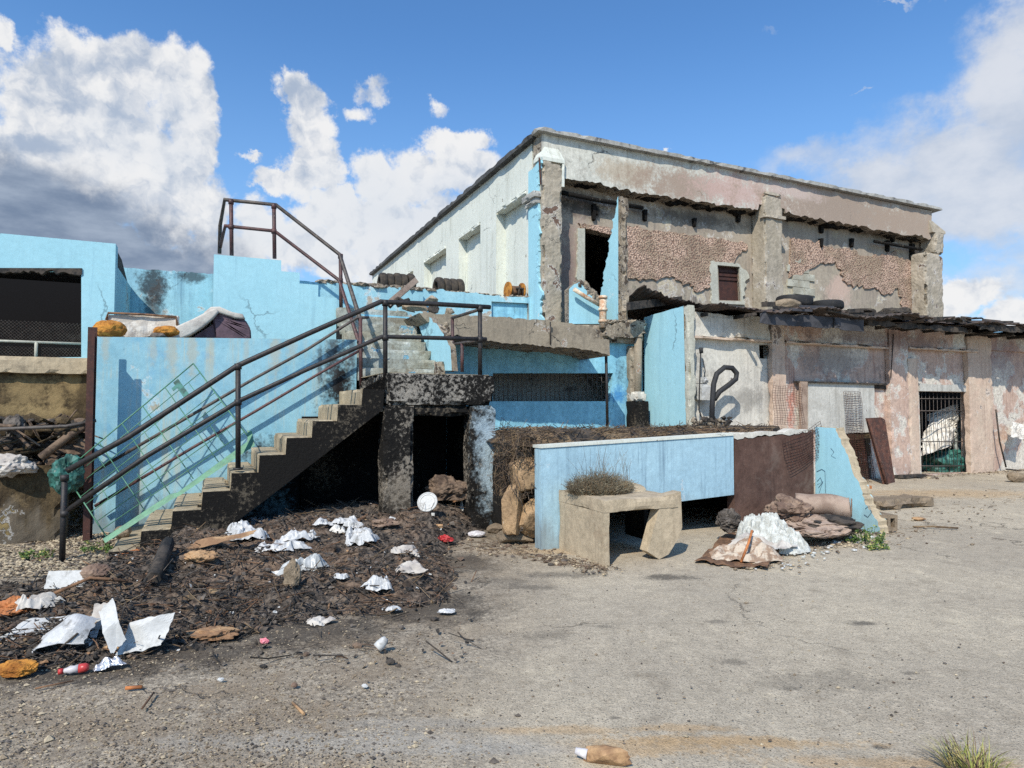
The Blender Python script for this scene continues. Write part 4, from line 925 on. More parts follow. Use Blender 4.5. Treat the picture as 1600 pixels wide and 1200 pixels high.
# ------------------------------------------------------------------ dock top: straw, rubble, planks, mesh
def dock_straw():
    r = random.Random(21); bm = BM(); A, B = [], []
    na, nb = 110, 26
    for j in range(nb + 1):
        row = []
        for i in range(na + 1):
            a = 3.4 + 4.3 * i / na; b = 6.93 + 1.5 * j / nb
            e = min(i / 8, (na - i) / 8, j / 3, (nb - j) / 5, 1)
            h = (.10 + .09 * fbm((a * 1.6, b * 1.6, 3), 1, 4) + .08 * max(0, 1 - abs(a - 4.0) / .9)) * e
            c = noise.voronoi(Vector((a * 7, b * 7, 1)))[0]
            h += (c[1] - c[0]) * .05 * e
            row.append(bm.verts.new(L(a, b, 1.165 + h)))
        A.append(row)
    for j in range(nb):
        for i in range(na): bm.faces.new((A[j][i], A[j][i + 1], A[j + 1][i + 1], A[j + 1][i])).material_index = 0 if fbm((i * .07, j * .2, 0)) > -.1 else 1
    for k in range(1700):
        a, b = 3.4 + 4.2 * r.random() ** 1.2, r.uniform(6.93, 8.0); p = L(a, b, 1.2 + r.uniform(.02, .16)); d = (U * r.gauss(0, 1) + V * r.gauss(0, .5) + Vector((0, 0, r.gauss(0, .25)))).normalized() * r.uniform(.04, .16)
        tube(bm, [p - d, p + noise.noise_vector(p * 9) * .02, p + d], r.uniform(.0022, .0055), 3, r.choice((0, 0, 1, 2)), False)
    for k in range(1300):     # the spill over the dock's left end
        p = L(r.uniform(3.2, 3.75), r.uniform(6.9, 7.7), 0); p.z = r.uniform(.55, 1.25); d = Vector((r.gauss(0, .4), r.gauss(0, .4), r.gauss(-.4, .5))).normalized() * r.uniform(.03, .11)
        tube(bm, [p - d, p + noise.noise_vector(p * 9) * .03, p + d], r.uniform(.0018, .0045), 3, r.choice((0, 1, 2)), False)
    fin(bm, 'dry_straw_debris', [M_straw, M_char, M_brownbit], label='matted dry straw and roots covering the top of the dock', cat='debris', kind='stuff', norm=False)
dock_straw()
def rock(name, x, y, rad, seed, mat, label, b=None, cat='rock', group=None, dz=0.0, amp=.5):
    bm = BM(); p = onb(x, y, b) if b else onz(x, y, rad[2] * .6 + dz); ico(bm, p, rad, 4, rock_disp(seed, amp, .85)); return fin(bm, name, mat, label=label, cat=cat, group=group)
rock('boulder', 818, 746, (.20, .17, .24), 3, M_rock, 'large pale tan boulder against the left dock end, topmost one', 7.12, amp=.34)
rock('boulder', 800, 795, (.14, .18, .30), 5, M_rock, 'narrow upright boulder at the left dock end, farthest from the blue wall', 7.12, amp=.34)
rock('boulder', 827, 808, (.16, .15, .24), 8, M_rock, 'brown lower boulder touching the blue dock wall corner', 7.1, amp=.34)
rock('flat_stone', 806, 836, (.22, .2, .13), 10, M_rub, 'grey brown flat stone on the ground before the boulders', amp=.35)
rock('flat_stone', 778, 826, (.13, .12, .06), 15, M_rub, 'small flat stone left of the grey brown stone', amp=.35)
bm = BM(); gbox(bm, 5.75, 6.7, 7.25, 7.42, 1.24, 1.33, .1, .02, .01); fin(bm, 'timber_beam', M_wood, label='weathered brown timber beam lying on the dock, left one', cat='beam')
bm = BM(); gbox(bm, 6.74, 7.78, 7.3, 7.46, 1.24, 1.36, .1, .03, .012); fin(bm, 'timber_beam', M_char, label='dark brown timber beam lying on the dock near wire mesh', cat='beam')
bm = BM(); gbox(bm, 5.6, 6.5, 7.05, 7.13, 1.18, 1.23, .1, .01, .006); fin(bm, 'wooden_plank', M_card, label='thin pale wooden plank along the dock front edge', cat='plank')
def wire_net(name, o, ex, ey, n1, n2, rad, bend, label, seed, mat=None):
    r = random.Random(seed); bm = BM()
    def S(u, v):
        p = o + ex * u + ey * v; return p + noise.noise_vector(p * 2.3 + Vector((seed, 0, 0))) * bend
    for i in range(n1 + 1):
        if r.random() < .06: continue
        tube(bm, [S(i / n1 + r.gauss(0, .004), j / 8) for j in range(9)], rad, 4, 0, False)
    for j in range(n2 + 1):
        if r.random() < .06: continue
        tube(bm, [S(i / 8, j / n2 + r.gauss(0, .004)) for i in range(9)], rad, 4, 0, False)
    return fin(bm, name, mat or M_mesh, label=label, cat='wire mesh', norm=False)
q = onb(1212, 664, 9.6); q2 = onb(1257, 664, 9.6); q3 = onb(1206, 603, 9.6)
wire_net('wire_mesh', q, q2 - q, q3 - q, 11, 16, .0034, .06, 'rusty square wire mesh standing on the dock before red jamb', 3)
q = onb(1222, 690, 6.72); q2 = onb(1283, 660, 6.72); q3 = onb(1235, 740, 6.72)
wire_net('wire_mesh', q, q2 - q, q3 - q, 16, 12, .0028, .07, 'tangled rusty wire mesh hanging over the scorched dock end', 8)
q = onb(1318, 612, 10.32); q2 = onb(1345, 612, 10.32); q3 = onb(1330, 755, 10.3)
wire_net('wire_mesh', q, q2 - q, q3 - q, 11, 40, .004, .03, 'narrow rusty mesh strip hanging on the white blocking panel', 12)
q = onb(1320, 680, 10.34); q2 = onb(1358, 680, 10.34); q3 = onb(1330, 752, 10.34)
wire_net('wire_mesh', q, q2 - q, q3 - q, 14, 22, .006, .03, 'rusty mesh against the brown lower door panel', 13)
q = onb(776, 672, 9.2); q2 = onb(806, 690, 9.2); q3 = onb(790, 660, 9.2)
wire_net('wire_mesh', onb(776, 690, 9.2), onb(812, 712, 9.2) - onb(776, 690, 9.2), onb(783, 655, 9.2) - onb(776, 690, 9.2), 10, 9, .004, .08, 'dark wire mesh between burnt pillar and dock', 14, M_rail)
# solid loop added in place of a cast shadow, cables, junction things on the white bay
def qb(pts, b): return [onb(x, y, b) for x, y in pts]
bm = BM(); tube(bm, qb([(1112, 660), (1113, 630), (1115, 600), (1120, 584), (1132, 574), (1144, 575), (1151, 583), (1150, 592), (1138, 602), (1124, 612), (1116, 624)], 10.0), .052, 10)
fin(bm, 'shadow_loop', M_cable_and_shadow, label='thick black loop added for a cast shadow against the white wall bay', cat='shadow shape')
bm = BM(); tube(bm, qb([(1095, 546), (1094, 575), (1093, 610), (1092, 640), (1096, 652), (1104, 656)], 10.3), .014, 8); tube(bm, qb([(1095, 543), (1096, 552)], 10.3), .04, 8); tube(bm, qb([(1098, 560), (1102, 580), (1099, 596)], 10.3), .01, 6)
fin(bm, 'electric_cable', M_cable_and_shadow, label='thin black cable with burnt socket hanging on the white bay', cat='cable')
bm = BM(); gbox(bm, *[onb(x, 600, 10.3).dot(U) for x in (1093, 1107)], 10.22, 10.46, onb(1100, 625, 10.3).z, onb(1100, 600, 10.3).z, .06, .02, .01); gbox(bm, *[onb(x, 600, 10.3).dot(U) for x in (1094, 1105)], 10.2, 10.45, onb(1100, 600, 10.3).z + .001, onb(1100, 590, 10.3).z, .06, .03, .02)
fin(bm, 'meter_box', M_board, label='small white meter box beside the black shadow loop', cat='box')
r = random.Random(3); bm = BM()
for k in range(60): ico(bm, onb(r.uniform(1082, 1140), r.uniform(652, 666), 10.0), [r.uniform(.02, .08) for _ in range(3)], 1, rock_disp(k, .3), mi=r.choice((0, 1, 1)))
fin(bm, 'rubble_pile', [M_rough, M_char], label='rubble bits at the foot of the white wall bay', cat='rubble', kind='stuff')
# rusty leaning plate, planks, block, kerb slab at the right
bm = BM(); slab(bm, [onb(1356, 654, 10.0), onb(1377, 652, 10.0), onb(1383, 656, 10.0), onb(1399, 755, 9.7), onb(1384, 757, 9.6)], V * .07, jit=.01)
tube(bm, [onb(1357, 655, 9.96), onb(1386, 757, 9.56)], .03, 6)
fin(bm, 'rusty_plate', M_rustp, label='rusty brown metal plate leaning on the pink wall left of the barred doorway', cat='metal plate')
bm = BM(); p = onz(1404, 749, .0); a, b, _ = loc_ab(p); gbox(bm, a, a + 1.0, b - .05, b + .2, .02, .09, .1, .02, .01); fin(bm, 'timber_beam', M_char, label='charred flat timber lying before the barred doorway', cat='beam')
bm = BM(); p = onz(1366, 797, 0); a, b, _ = loc_ab(p); gbox(bm, a, a + 1.35, b - .1, b + .45, -.01, .14, .08, .06, .03); fin(bm, 'broken_kerb', M_rub, label='broken grey brown kerb slab behind the jagged buttress', cat='kerb')
hb = thing('hollow_block', 'grey hollow concrete block lying right of the jagged buttress', 'block', onz(1390, 831))
bm = BM(); p = onz(1377, 831); a, b, _ = loc_ab(p); fr_ = (p, (RT * .98 + Vector((0, .18, 0))).normalized(), (Vector((-.18, .98, 0))).normalized(), Vector((0, 0, 1)))
o0 = p; ex, ey = fr_[1], fr_[2]
ss_ = lambda x, z: o0 + ex * x + Vector((0, 0, z))
slab(bm, [ss_(0, 0), ss_(.24, 0), ss_(.25, .21), ss_(0, .22)], ey * .4, [[ss_(.035, .05), ss_(.10, .05), ss_(.10, .17), ss_(.035, .17)], [ss_(.14, .05), ss_(.21, .05), ss_(.21, .17), ss_(.14, .17)]], jit=.004); fin(bm, 'block_body', M_rub, hb)
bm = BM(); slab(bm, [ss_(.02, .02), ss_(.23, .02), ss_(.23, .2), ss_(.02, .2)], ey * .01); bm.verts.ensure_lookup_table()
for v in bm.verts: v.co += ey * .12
fin(bm, 'hole_shade', M_black, hb)  # black plate added to paint the shade inside the block's holes
bm = BM(); p = onz(1435, 812); ico(bm, p + Vector((0, 0, .015)), (.10, .06, .025), 3, crumple_disp(4, .3)); fin(bm, 'food_scrap', M_card, label='small tan scrap on the concrete right of the hollow block', cat='scrap')
bm = BM(); p = onz(1455, 823); tube(bm, [p - RT * .25, p + Vector((.0, -.03, .01)), p + RT * .3 + Vector((0, -.1, 0))], .014, 5); fin(bm, 'stick', M_straw, label='thin stick on the concrete right of the tan scrap', cat='stick')
bm = BM(); p = onz(1346, 772, 0.02); a, b, _ = loc_ab(p); gbox(bm, a, a + .3, b, b + .12, .1, .16, .05, .02, .01); fin(bm, 'wood_offcut', M_orange, label='small orange wood offcut behind the jagged buttress edge', cat='wood')
bm = BM(); p = onz(1592, 752); ico(bm, p + Vector((0, 0, .1)), (.2, .16, .12), 3, rock_disp(4, .3)); fin(bm, 'broken_stone', M_rub, label='pale broken stone before the wall at the right edge', cat='rock')
bm = BM(); sheet(bm, onb(1580, 682, 10.0), onb(1602, 688, 10.0) - onb(1580, 682, 10.0), onb(1582, 658, 10.2) - onb(1580, 682, 10.0), 12, 12, .05, 8); solid(fin(bm, 'white_rag', M_cloth, label='white rag hanging on the wall at the right edge', cat='cloth', norm=False))
tube_pts = qb([(1556, 640), (1562, 690), (1572, 730)], 10.25); bm = BM(); tube(bm, tube_pts, .02, 6); tube(bm, qb([(1572, 733), (1600, 736)], 10.2), .02, 6); fin(bm, 'steel_angle', M_char, label='thin dark leaning steel bar on the wall at the right edge', cat='bar')
bm = BM(); tube(bm, qb([(1396, 522), (1394, 560), (1392, 590)], 10.3), .012, 5); fin(bm, 'electric_cable', M_cable_and_shadow, label='black cable hanging on the pilaster between the pink bays', cat='cable')
# goods inside the barred doorway
bm = BM(); sheet(bm, onb(1440, 712, 10.8), onb(1516, 690, 10.8) - onb(1440, 712, 10.8), onb(1462, 640, 11.3) - onb(1448, 706, 10.9), 22, 18, .10, 5, curl=lambda u, v: .25 * math.sin(u * 5)); solid(fin(bm, 'crumpled_sheet', M_cloth, label='crumpled white sheet stored behind the barred doorway', cat='sheet', norm=False))
bm = BM(); sheet(bm, onb(1496, 728, 10.8), onb(1514, 728, 10.8) - onb(1496, 728, 10.8), onb(1494, 634, 11.0) - onb(1496, 728, 10.8), 10, 20, .07, 6); solid(fin(bm, 'pale_board', M_glass, label='tall pale sheet standing behind the right side of the barred doorway', cat='sheet', norm=False))
bm = BM(); ico(bm, onb(1476, 722, 11.0), (.6, .4, .3), 4, crumple_disp(5)); fin(bm, 'dark_bundle', M_teal, label='dark green bundle on the floor behind the barred doorway', cat='bundle')
# ------------------------------------------------------------------ tyres and scraps on the roofs
def tyre(name, c, R, wd, mat, label, tilt=(0, 0, 0), group=None, seed=0):
    bm = BM(); N, Mn = 40, 14
    rot = Matrix.Rotation(tilt[2], 3, 'Z') @ Matrix.Rotation(tilt[0], 3, 'X') @ Matrix.Rotation(tilt[1], 3, 'Y')
    rings = []
    for i in range(N):
        th = 2 * PI * i / N; ring = []
        for j in range(Mn):
            ph = 2 * PI * j / Mn; cx, cz = math.cos(ph), math.sin(ph)
            rr = R - wd * .33 + wd * .36 * math.copysign(abs(cx) ** .6, cx); z = wd * .5 * math.copysign(abs(cz) ** .55, cz)
            if cx > .8: rr += .006 * (1 if i % 2 else -1)
            q = Vector((rr * math.cos(th), rr * math.sin(th), z)); q += noise.noise_vector(q * 2 + Vector((seed, 0, 0))) * .02
            ring.append(bm.verts.new(Vector(c) + rot @ q))
        rings.append(ring)
    for i in range(N):
        A, B = rings[i], rings[(i + 1) % N]
        for j in range(Mn): bm.faces.new((A[j], A[(j + 1) % Mn], B[(j + 1) % Mn], B[j])).smooth = True
    return fin(bm, name, mat, label=label, cat='tyre', group=group)
g1 = 'tyres weighing down the burnt sheet roof'
tyre('tyre', onb(1241, 471, 11.0), .40, .22, M_rubber, 'large black tyre lying flat on the sheet roof, left one', (.02, .05, 0), g1, 1)
tyre('tyre', onb(1293, 477, 10.7), .33, .19, M_rubber, 'smaller black tyre lying flat on the sheet roof, right one', (.03, -.02, 0), g1, 2)
tyre('tyre', onb(1352, 487, 10.6), .22, .14, M_dusty, 'small dusty tyre on the sheet roof right of two black tyres', (.05, .1, 0), g1, 3)
bm = BM(); ico(bm, onb(1229, 476, 10.4), (.26, .2, .11), 3, rock_disp(9, .3)); fin(bm, 'rubble_lump', M_rub, label='pinkish rubble lump beside the large tyre on the sheet roof', cat='rubble')
bm = BM(); sheet(bm, onb(1246, 487, 9.9), onb(1320, 487, 9.9) - onb(1246, 487, 9.9), V * .7 + Vector((0, 0, .14)), 30, 12, .06, 4); solid(fin(bm, 'grey_tarpaulin', M_foil, label='crumpled grey tarpaulin under the tyres on the sheet roof', cat='tarpaulin', norm=False))
for k, (x, y, rx, rz, s, lb_) in enumerate(((1392, 491, .26, .13, 3, 'folded brown sacking on the sheet roof, left bundle'), (1405, 489, .2, .12, 6, 'smaller brown sacking bundle on the sheet roof, right bundle'), (1338, 487, .3, .05, 7, 'flat dusty rag on the sheet roof'))):
    bm = BM(); ico(bm, onb(x, y, 10.1), (rx, .24, rz), 4, crumple_disp(s, .35)); fin(bm, 'sacking_bundle', M_dusty, label=lb_, cat='sacking')
bm = BM(); gbox(bm, onb(1488, 505, 9.8).dot(U), onb(1521, 505, 9.8).dot(U), 9.8, 9.95, onb(1500, 505, 9.8).z, onb(1500, 500, 9.8).z, .1, .02, .02); fin(bm, 'charred_board', M_char, label='charred board on the right end of the sheet roof', cat='board')
# stacks of tyres lying on their sides behind the parapet
g2 = 'worn tyres laid in rolls behind the parapet wall'
for q, (x0, x1, y, n, nm) in enumerate(((592, 646, 444, 5, 'left'), (680, 722, 451, 4, 'right'))):
    pa, pb = onb(x0, y, 13.7), onb(x1, y + 2, 13.7); dr = (pb - pa)
    ang = math.atan2(dr.y, dr.x)
    for k in range(n):
        c = pa + dr * ((k + .5) / n)
        nm_ = ('first', 'second', 'third', 'fourth', 'fifth')[k]
        tyre('tyre', c, .235, dr.length / n * .98, M_dusty, f'worn tyre on edge, {nm_} from the left in the {nm} tyre roll behind the parapet', (0, PI / 2, ang), g2, q * 9 + k)
sp = thing('cable_spool', 'burnt orange wooden spool on the parapet beside the corner pilaster', 'spool', onb(803, 460, 13.3))
for dx, nm in ((-.17, 'flange'), (.17, 'flange')):
    bm = BM(); c = onb(803, 455, 13.35) + U * dx; tube(bm, [c, c + U * .04], .2, 18); fin(bm, nm, M_foam, sp)
bm = BM(); c = onb(803, 455, 13.35); tube(bm, [c - U * .16, c + U * .16], .12, 14); fin(bm, 'drum', M_wood, sp)
bm = BM()
for a_, b_ in (((806, 450), (820, 452)), ((812, 445), (810, 462)), ((818, 450), (817, 463))): tube(bm, qb([a_, b_], 13.2), .02, 5)
fin(bm, 'scrap_timber', M_char, label='charred timber scraps beside the orange spool on the parapet', cat='timber')
# timber and rubble at the head of the upper flight
bm = BM(); gb = onb(610, 478, 12.0); ge = onb(654, 440, 12.7)
boxw(bm, gb, (ge - gb), V * .06 + U * .02, (ge - gb).cross(V).normalized() * .11); fin(bm, 'wood_post', M_carpet, label='pinkish peeling timber leaning at the head of the upper stairs', cat='timber')
bm = BM(); tube(bm, qb([(608, 480), (622, 466), (632, 472)], 12.1), .04, 6); tube(bm, qb([(620, 476), (640, 470)], 12.15), .06, 6); fin(bm, 'charred_log', M_char, label='short charred log under the leaning pinkish timber', cat='timber')
for k, (x, y, s, lab, m_) in enumerate(((650, 480, (.28, .2, .11), 'flat grey rubble slab at the head of the upper stairs', M_rub), (674, 470, (.17, .14, .10), 'brown rubble lump beside the flat rubble slab', M_rough), (678, 482, (.12, .12, .13), 'dark rubble lump above the broken blue stair curb', M_char), (702, 488, (.11, .1, .08), 'pale rubble lump on the balcony slab corner', M_rough))):
    rock('rubble_lump', x, y, s, 30 + k, m_, lab, 12.1, 'rubble')
# ------------------------------------------------------------------ sofa ledge
bm = BM(); ico(bm, onb(171, 515, 10.35), (.21, .2, .125), 4, lambda d: .12 * fbm(d * 2 + Vector((3, 0, 0)), 1, 4)); fin(bm, 'foam_roll', M_foam, label='orange foam roll at the left end of the sofa ledge', cat='foam')
bm = BM(); ico(bm, onb(262, 519, 10.45), (.18, .2, .09), 4, lambda d: .12 * fbm(d * 2 + Vector((9, 0, 0)), 1, 4)); fin(bm, 'foam_roll', M_foam, label='orange foam piece between white mattress and plum sofa', cat='foam')
mt = thing('old_mattress', 'worn dirty white mattress standing upright on the blue ledge', 'mattress', onb(222, 530, 10.7))
bm = BM(); m0, m1 = onb(166, 528, 10.62), onb(277, 528, 10.62); h = onb(167, 489, 10.62) - m0
sheet(bm, m0, m1 - m0, onb(167, 492, 10.62) - m0, 30, 12, .02, 3, ragged=.01); solid(fin(bm, 'cover', M_cloth, mt, norm=False), .16)
bm = BM(); tube(bm, qb([(166, 500), (169, 489), (220, 491), (275, 495), (277, 508)], 10.6), .018, 6); fin(bm, 'frame_edge', M_wood, mt)
sf = thing('old_sofa', 'overturned plum sofa with grey white cushion on the blue ledge', 'sofa', onb(335, 530, 10.6))
def pad(pts, b, th):
    f0 = [bm.verts.new(p) for p in arm(pts, b)]; f1 = [bm.verts.new(v.co + V * th) for v in f0]; n = len(f0)
    bm.faces.new(f0); bm.faces.new(f1[::-1])
    for i in range(n): bm.faces.new((f0[i], f0[(i + 1) % n], f1[(i + 1) % n], f1[i]))
    bmesh.ops.recalc_face_normals(bm, faces=bm.faces[:]); bmesh.ops.bevel(bm, geom=[e for e in bm.edges if e.verts[0] in f0 and e.verts[1] in f0], offset=.03, segments=3, profile=.6, affect='EDGES', clamp_overlap=True)
    for v in bm.verts: v.co += noise.noise_vector(v.co * 6) * .018
bm = BM()
def arm(pts, b): return [onb(x, y, b) for x, y in pts]
slab(bm, arm([(332, 494), (346, 487), (372, 491), (384, 500), (392, 514), (393, 532), (338, 532)], 10.45), V * .7); bmesh.ops.bevel(bm, geom=bm.edges[:], offset=.02, segments=2, affect='EDGES')
fin(bm, 'side_panel', M_plum, sf)
bm = BM(); slab(bm, arm([(296, 531), (312, 520), (334, 506), (340, 531)], 10.5), V * .6); fin(bm, 'seat_base', M_plum, sf)
bm = BM(); pad([(256, 523), (268, 513), (300, 498), (328, 483), (338, 481), (343, 487), (334, 497), (318, 510), (298, 524), (280, 530), (260, 531)], 10.36, .62); fin(bm, 'cushion', M_cush, sf, smooth=True)
bm = BM(); pad([(318, 487), (330, 479), (344, 478), (362, 487), (380, 490), (383, 497), (366, 497), (348, 490), (336, 487), (324, 494)], 10.40, .75); fin(bm, 'back_roll', M_cush, sf, smooth=True)
bm = BM(); ico(bm, onb(246, 527, 10.3), (.12, .1, .05), 3, crumple_disp(2)); fin(bm, 'dirty_rag', M_greybit, label='small dirty rag at the foot of the tilted sofa cushion', cat='rag')
# ------------------------------------------------------------------ green wire frame leaning on the stairs
gf = thing('green_wire_frame', 'pale green welded wire bed frame leaning over the lower stairs', 'bed frame', onb(240, 838, 8.9))
C0, C1 = onb(100, 738, 9.35), onb(302, 568, 9.75)       # upper long edge, left to right
D0, D1 = onb(166, 838, 8.62), onb(392, 688, 8.6)        # lower long edge
def G(u, v): return (C0 * (1 - u) + C1 * u) * (1 - v) + (D0 * (1 - u) + D1 * u) * v
bm = BM()
tube(bm, [G(0, 0), G(1, 0)], .008, 6); tube(bm, [G(0, 0), G(0, 1)], .008, 6); tube(bm, [G(1, 0), G(1, 1)], .008, 6); fin(bm, 'outer_wire', M_green, gf)
bm = BM()
for v in (.13, .26, .40, .52, .64, .78, .9): tube(bm, [G(0.0, v), G(1.0, v)], .0052, 5)
for u in (.25, .42, .58, .76): tube(bm, [G(u, 0), G(u, 1)], .0062, 5)
for u, v0, v1 in ((.12, .4, .64), (.2, .1, .3), (.33, .6, .9), (.5, .13, .4), (.68, .4, .64), (.85, .64, .9), (.9, .13, .3)): tube(bm, [G(u, v0), G(u, v1)], .0046, 5)
fin(bm, 'wire_grid', M_green, gf)
bm = BM(); ex = (D1 - D0); nn = ex.cross(Vector((0, 0, 1))).normalized()
slab(bm, [G(-.02, 1.0), G(.42, 1.0), G(.46, 1.03), G(.98, .99), G(1.02, .90), G(1.04, .93), G(1.0, 1.06), G(.46, 1.07), G(.42, 1.06), G(-.02, 1.06)], nn * .03); fin(bm, 'bottom_rail', M_green, gf)
bm = BM(); boxw(bm, G(.82, .02), G(.86, .02) - G(.82, .02), G(.82, .24) - G(.82, .02), nn * .012); boxw(bm, G(.79, .06), G(.82, .06) - G(.79, .06), G(.79, .1) - G(.79, .06), nn * .012); fin(bm, 'bracket', M_teal, gf)
bm = BM(); ico(bm, onb(104, 742, 9.2) , (.16, .14, .22), 4, crumple_disp(7, .5)); fin(bm, 'green_plastic_bag', M_teal, label='dark green plastic bag caught on the left end of the wire frame', cat='bag')
# ------------------------------------------------------------------ rubble heap before the left building
def left_heap():
    r = random.Random(41); bm = BM()
    for k in range(420):
        x, y = r.uniform(-40, 132), r.uniform(655, 760); b = 10.0 + (y < 700) * r.uniform(.2, .8)
        p = onb(x, y, r.uniform(9.9, 10.8)); s = r.uniform(.03, .13)
        ico(bm, p, (s * r.uniform(.7, 1.6), s, s * r.uniform(.5, 1)), 1, rock_disp(k, .35), mi=r.choice((0, 0, 1, 2)))
    for k in range(70):
        p = onb(r.uniform(-30, 130), r.uniform(660, 740), r.uniform(9.7, 10.3)); d = Vector((r.gauss(0, 1), r.gauss(0, .5), r.gauss(0, .4))).normalized() * r.uniform(.1, .4); tube(bm, [p - d, p + d], r.uniform(.008, .025), 5, r.choice((1, 2)))
    fin(bm, 'rubble_heap', [M_char, M_dirty, M_brownbit], label='dark rubble and sticks piled against the left building base', cat='rubble', kind='stuff', norm=False)
left_heap()
bm = BM(); a0, b0 = -3.5, 9.75; gbox(bm, -3.9, -1.62, 9.72, 10.0, -.02, .92, .1, .06, .03); fin(bm, 'low_retaining_wall', M_dirty, label='low stained brown wall holding rubble at the left edge', cat='wall')
bm = BM(); tube(bm, qb([(-30, 672), (60, 668), (104, 666), (150, 657)], 9.6), .022, 8); fin(bm, 'metal_pipe', M_gpipe, label='bent grey pipe lying across rubble at the left edge', cat='pipe')
bm = BM(); tube(bm, qb([(64, 715), (120, 672), (133, 668)], 9.65), .05, 6); fin(bm, 'burnt_branch', M_brownbit, label='thick brown branch sloping up the rubble at the left edge', cat='branch')
bm = BM(); ico(bm, onb(14, 727, 9.65), (.2, .16, .12), 4, crumple_disp(3, .4)); ico(bm, onb(40, 730, 9.65), (.12, .1, .08), 3, crumple_disp(4, .4)); fin(bm, 'white_sack', M_cush, label='dirty white sack on the rubble at the left edge', cat='sack')
bm = BM(); ico(bm, onb(22, 675, 10.0), (.13, .12, .2), 4, crumple_disp(13, .4)); fin(bm, 'pale_rag', M_greybit, label='grey brown rag standing in the rubble at the left edge', cat='rag')
# ------------------------------------------------------------------ burnt trash mound
EDGE = [onz(x, y) for x, y in ((-60, 1052), (70, 1046), (150, 1036), (250, 1022), (330, 1008), (420, 985), (540, 962), (650, 950), (705, 938), (718, 905), (705, 868), (735, 838), (770, 820), (780, 800))]
EDGE += [L(3.3, 9.8, 0), L(1.0, 9.8, 0), L(.2, 8.5, 0)] + [onz(x, y) for x, y in ((300, 822), (235, 858), (170, 895), (60, 915), (-60, 925))]
EP = [(p.x, p.y) for p in EDGE]
def inside(x, y):
    c = False; n = len(EP); j = n - 1
    for i in range(n):
        (xi, yi), (xj, yj) = EP[i], EP[j]
        if (yi > y) != (yj > y) and x < (xj - xi) * (y - yi) / (yj - yi) + xi: c = not c
        j = i
    return c
def edist(x, y):
    d = 9e9; n = len(EP)
    for i in range(n):
        (ax, ay), (bx, by) = EP[i], EP[(i + 1) % n]
        ux, uy = bx - ax, by - ay; t_ = max(0, min(1, ((x - ax) * ux + (y - ay) * uy) / (ux * ux + uy * uy)))
        d = min(d, (x - ax - ux * t_) ** 2 + (y - ay - uy * t_) ** 2)
    return math.sqrt(d)
def base_h(x, y):
    if not inside(x, y): return -1
    d = edist(x, y); e = min(1, d / .55); e = e * e * (3 - 2 * e)
    b = -.416 * x + .909 * y
    h = .10 + .2 * max(0, min(1, (b - 5.6) / 2.4))
    return e * (h + .08 * fbm((x, y, 0), 1.1, 3))
def mh(x, y):
    h = base_h(x, y)
    if h < 0: return 0
    e = min(1, edist(x, y) / .25)
    p = Vector((x, y, 0)) + noise.noise_vector(Vector((x * 3, y * 3, 0))) * .12
    c = noise.voronoi(p * 6)[0]; c2 = noise.voronoi(p * 15)[0]
    return h + e * ((c[1] - c[0]) * .075 + (c2[1] - c2[0]) * .025 + .03 * fbm(p, 5, 4) - .02)
def mound():
    bm = BM(); x0, x1 = min(p[0] for p in EP), max(p[0] for p in EP); y0, y1 = min(p[1] for p in EP), max(p[1] for p in EP); s = .026
    nx, ny = int((x1 - x0) / s), int((y1 - y0) / s); g = {}
    for j in range(ny + 1):
        for i in range(nx + 1):
            x, y = x0 + i * s, y0 + j * s
            if base_h(x, y) >= 0: g[i, j] = bm.verts.new((x, y, mh(x, y) - .016))
    for (i, j) in list(g):
        k = [(i, j), (i + 1, j), (i + 1, j + 1), (i, j + 1)]
        if all(q in g for q in k): bm.faces.new([g[q] for q in k])
    m, t, b = newmat('burnt_soil'); P = t.n('NewGeometry')
    n = t.noise(P, 1.0, 6, .6); n2 = t.noise(P, 13, 7, .72); n3 = t.noise(P, 60, 4, .7)
    col = t.mix(t.ss(n2, .38, .64), (.03, .027, .025, 1), lin(122, 110, 98))
    col = t.mix(t.m('MULTIPLY', t.ss(n, .44, .58), .8), col, t.mix(t.ss(n2, .4, .6), lin(88, 72, 60), lin(132, 112, 94)))
    col = t.mix(t.m('MULTIPLY', t.ss(n3, .64, .72), .8), col, lin(150, 142, 132))
    setin(t, b, Base_Color=col, Roughness=.95, Normal=t.n('Bump', Strength=.9, Distance=.03, Height=t.m('ADD', n2, t.m('MULTIPLY', n3, .5)))); b.inputs['Specular IOR Level'].default_value = .15
    fin(bm, 'burnt_rubbish_mound', m, label='dark mound of burnt soil and charred rubbish before the stairs', cat='rubbish mound', kind='stuff', norm=False)
mound()
def gp(x, y):
    z = 0.0
    for _ in range(5):
        p = onz(x, y, z); z = mh(p.x, p.y)
    return Vector((p.x, p.y, z))
